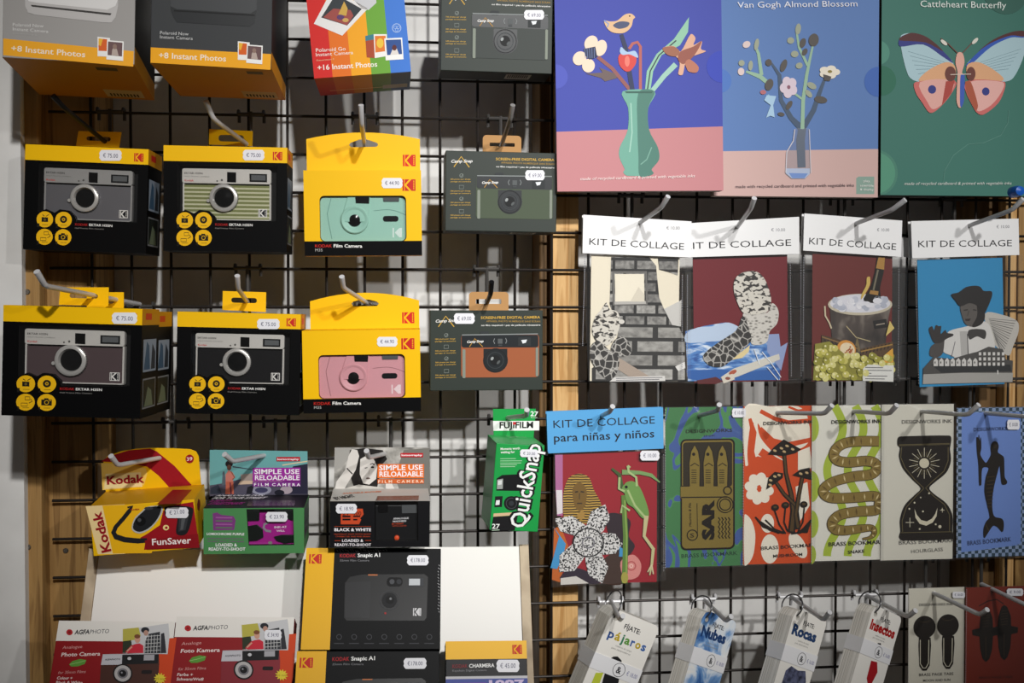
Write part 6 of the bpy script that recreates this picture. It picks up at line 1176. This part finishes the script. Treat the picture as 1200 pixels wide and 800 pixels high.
# page tabs
r, Mx, w, h, f = bookmark([(1064, 689), (1130.5, 688), (1129, 822), (1065, 823)], .026, 'cream card with two round headed dark page tabs', m('dcd8c8'), (880, 670, 3.75), 'page_tab_card', 'page tabs', 'carded page tabs')
a = Art(f); a.t('DESIGNWORKS INK', 738, 150, 0, DK, end=(888, 146), h=11, bold=.02); a.t('BRASS PAGE TABS', 738, 458, 0, DK, end=(890, 452), h=12, bold=.02); a.t('MOON AND SUN', 756, 482, 0, DK, end=(876, 478), h=10, bold=.02); a.done('printed_lettering', r)
for (u, v, q) in ((762, 242, 48), (865, 234, 47)):
    t = [(u - 14, v + 44), (u - 24, v + 46), (u - 26, v + 80), (u - 22, v + 170), (u - 8, v + 190), (u + 8, v + 190), (u + 22, v + 168), (u + 28, v + 80), (u + 26, v + 46), (u + 14, v + 44)]
    cc = f.L(u, v); kk = f.k(u, v)
    mb = MB(); mb.plate(f.Ls(t), -.0012, -.0002, dbrass); mb.lathe(cc[0], cc[1], [(q * kk, -.0002), (q * kk, -.0012), (q * .9 * kk, -.0014)], dbrass, 32); bk = mb.build('page_tab', r)
    a = Art(f, y0=-.0015); a.l([(u - 18, v + 56), (u - 18, v + 160), (u - 6, v + 180), (u + 6, v + 180), (u + 18, v + 158), (u + 20, v + 56)], 3.5, m('d8d2bc')); a.l([(u - 26, v - 30), (u - 14, v - 22), (u + 10, v - 22), (u + 26, v - 30)], 2, m('4a3c28')); a.done('engraved_print', bk)
sticker(f, r, 880, 84, 936, 112, '€ 10.00', lift=.0034)
r, Mx, w, h, f = bookmark([(1131.5, 688), (1206, 686.5), (1205, 822), (1131.5, 824)], .030, 'red card with two dark dagger shaped page tabs', m('7c2410'), (880, 670, 3.75), 'page_tab_card', 'page tabs', 'carded page tabs')
a = Art(f); a.l([(1002, 150), (1040, 128), (1080, 120), (1110, 140)], 5, m('3a120a')); a.t('BRASS PAGE TABS', 1002, 470, 0, m('3a120a'), end=(1150, 466), h=11, bold=.01); a.done('printed_lettering', r)
for (u, v) in ((1032, 240), (1112, 232)):
    t = [(u - 24, v - 40), (u - 10, v - 80), (u, v - 88), (u + 12, v - 80), (u + 28, v - 40), (u + 30, v + 4), (u + 60, v + 10), (u + 58, v + 34), (u + 30, v + 40), (u + 26, v + 100), (u + 14, v + 140), (u, v + 154), (u - 14, v + 140), (u - 24, v + 100), (u - 28, v + 42), (u - 58, v + 36), (u - 60, v + 14), (u - 28, v + 6)]
    bk = MB().plate(f.Ls(t), -.0012, -.0002, dbrass).build('page_tab', r)
    a = Art(f, y0=-.0013)
    for i in range(6): a.l([(u - 14, v - 60 + i * 12), (u + 16, v - 64 + i * 12)], 2.5, m('3a2a1a'))
    a.l([(u, v + 40), (u, v + 140)], 3, m('3a2a1a')); a.done('engraved_print', bk)
sticker(f, r, 1118, 70, 1192, 102, '€ 9.00', lift=.0034)

# ------------------------------------------------------------------ card packs hanging on rings
H4 = 'prong hooks of the card packs'
packs = (
    ('pájaros', (719, 712), .072, .074, 25, 14, .036, ((730, 721.5), (726.5, 726), (715, 703)), 'pack of cards on a ring with multicoloured lettering and a bird', 1),
    ('Nubes', (826, 714), .078, .066, 23, 30, .026, ((857, 722), (850.5, 727), (824, 701.5)), 'pack of cards on a ring with a cloudy blue watercolour cover', 2),
    ('Rocas', (932.5, 712), .080, .066, 23, 27, .026, ((972.5, 717), (965, 726), (925, 697.5)), 'pack of cards on a ring with dark blue lettering on white', 3),
    ('Insectos', (1024, 708), .082, .062, 24, 26, .026, ((1073, 715), (1064, 722.5), (1013, 696)), 'pack of cards on a ring with red lettering and a red insect', 4))
pages = tex('page_edges', [(0.35, 'd8d4ca'), (0.5, 'f0ede6'), (0.65, 'bdb9af')], (0.5, 420, 0.5), tscale=1.0, detail=1)
cloud = tex('cloud_watercolour', [(0.36, '2f5e9c'), (0.47, '6f98c8'), (0.55, 'd4dde6'), (0.7, 'ece8e0')], (1, 1, 1), tscale=26, dist=1.0)
for nm, ap_, d, w, roll, yaw, T, hk, label, kind in packs:
    h = .150
    Mx, w, h = pose_at(-w / 2, h, ap_[0], ap_[1], d, w, h, math.radians(roll), math.radians(yaw), 0)
    r = thing('card_pack', Mx, label, 'card pack', 'card packs on rings along the bottom')
    hook(hk[0], hk[1], .125, hk[2], .0, 'short prong hook carrying the ring of the card pack lettered ' + {1: 'in many colours', 2: 'on blue clouds', 3: 'in dark blue', 4: 'in red'}[kind], group=H4, bmat=steel)
    out = [(-w / 2, 0), (w / 2, 0), (w / 2, h - .006), (w / 2 - .002, h - .002), (w / 2 - .006, h), (-w / 2 + .012, h), (-w / 2 + .004, h - .003), (-w / 2, h - .012)]
    hx, hz = -w / 2 + .009, h - .011
    hl = ell(hx, hz, .0035, .0035, 16)
    MB().plate(out, .0008, T, pages, holes=[hl]).build('page_block', r)
    cov = MB().plate(out, 0, .0007, cloud if kind == 2 else m('e6e3dc'), holes=[hl]).build('cover_card', r)
    f = Face(Mx)
    def q(x, z): return (-w / 2 + x * w, h - z * w)       # card units: width = 1, from the top left corner
    a = Art(f); serif = {1: None, 2: '1c3c6c', 3: '25406a', 4: 'a81c1c'}[kind]
    def tl(txt, x, z, wd, mt, hh, bold=0.0, slant=0):
        vs, fs, xa, xb = text_mesh(txt, bold); o = Vector(q(x, z)); sx = wd * w / (xb - xa); sz = hh * w / CAP
        a._emit([o + Vector(((vx - xa) * sx + vy * slant * sz, vy * sz)) for vx, vy in vs], fs, mt)
    tl('FÍJATE:', .34, .26, .34, INK, .085, .02)
    if kind == 1:
        cols = ('2f4f8c', 'b89e18', '3a7a5a', '5a8f3a', '3a5c9c', 'b89e18', '2f5a9c'); x = .10
        for ch, c, ww in zip(nm, cols, (.14, .13, .08, .13, .10, .13, .11)): tl(ch, x, .50, ww - .02, m(c), .15, .03); x += ww
    else: tl(nm, .08, .50, .74 if kind != 4 else .84, m(serif), .20, .05)
    tl('cuaderno de campo', .32, .60, .34, m('8a8884'), .035); tl('para observadores', .26, .66, .40, m('8a8884'), .035); a.done('printed_title', cov)
    a = Art(f, lift=.0002)
    if kind == 1: a.lpoly([q(x, z) for x, z in ((.30, .86), (.36, .78), (.44, .75), (.54, .79), (.58, .86), (.66, 1.2), (.72, 1.6), (.40, 1.6), (.34, 1.2))], m('1a1a1c')); a.lpoly([q(x, z) for x, z in ((.16, 1.15), (.30, 1.1), (.32, 1.6), (.16, 1.6))], m('b9c43a'))
    elif kind == 3: a.lpoly([q(x, z) for x, z in ((.22, 1.22), (.34, 1.10), (.56, 1.14), (.78, 1.10), (.88, 1.3), (.8, 1.7), (.2, 1.7))], tex('dark_rock', [(0.35, '26283a'), (0.6, '5a5f7c')], (1, 1, 1), tscale=140))
    elif kind == 4: a.lpoly([q(x, z) for x, z in ((.42, 1.12), (.62, 1.10), (.72, 1.3), (.6, 1.7), (.44, 1.5))], m('a01820')); a.lpoly([q(x, z) for x, z in ((.46, .72), (.56, .70), (.60, .76), (.5, .80))], m('2a2a2a'))
    a.done('cover_picture', cov)
    z0, z1 = h - .82 * w - .0, h - 1.10 * w
    if kind != 1: z0, z1 = h - .74 * w, h - 1.06 * w
    MB().box(-w / 2 - .0006, w / 2 + .0006, -.0008, T + .0008, z1, z0, m('e2e2e4', .5)).build('paper_band', r)
    a = Art(f, y0=-.0008); c = (0.06 * w, (z0 + z1) / 2); n = 24
    for r0, r1 in ((.115, .125),):
        o_ = ell(c[0], c[1], r1 * w, r1 * w, n); i_ = ell(c[0], c[1], r0 * w, r0 * w, n); a._emit(o_ + i_, [(k_, (k_ + 1) % n, (k_ + 1) % n + n, k_ + n) for k_ in range(n)], INK)
    vs, fs, xa, xb = text_mesh('&', .02); a._emit([(c[0] - .05 * w + (vx - xa) * .1 * w / (xb - xa), c[1] - .06 * w + vy * .17 * w) for vx, vy in vs], fs, INK)
    vs, fs, xa, xb = text_mesh('€ 18.00' if kind < 3 else '€ 16.00', 0); a._emit([(c[0] + .17 * w + (vx - xa) * .22 * w / (xb - xa), c[1] - .04 * w + vy * .11 * w) for vx, vy in vs], fs, m('6a6a9a')); a.done('band_print', r)
    # binding ring through the corner hole
    ring = []
    for i in range(29):
        t = 2 * math.pi * i / 28; ring.append((hx - .002 + .006 * math.cos(t) * .3, T / 2 + (T / 2 + .006) * math.cos(t), hz + .013 + (T / 2 + .004) * .9 * math.sin(t)))
    MB().tube(ring, .0010, m('5a5a5c', .3, .6), 8).build('binding_ring', r, smooth=True)
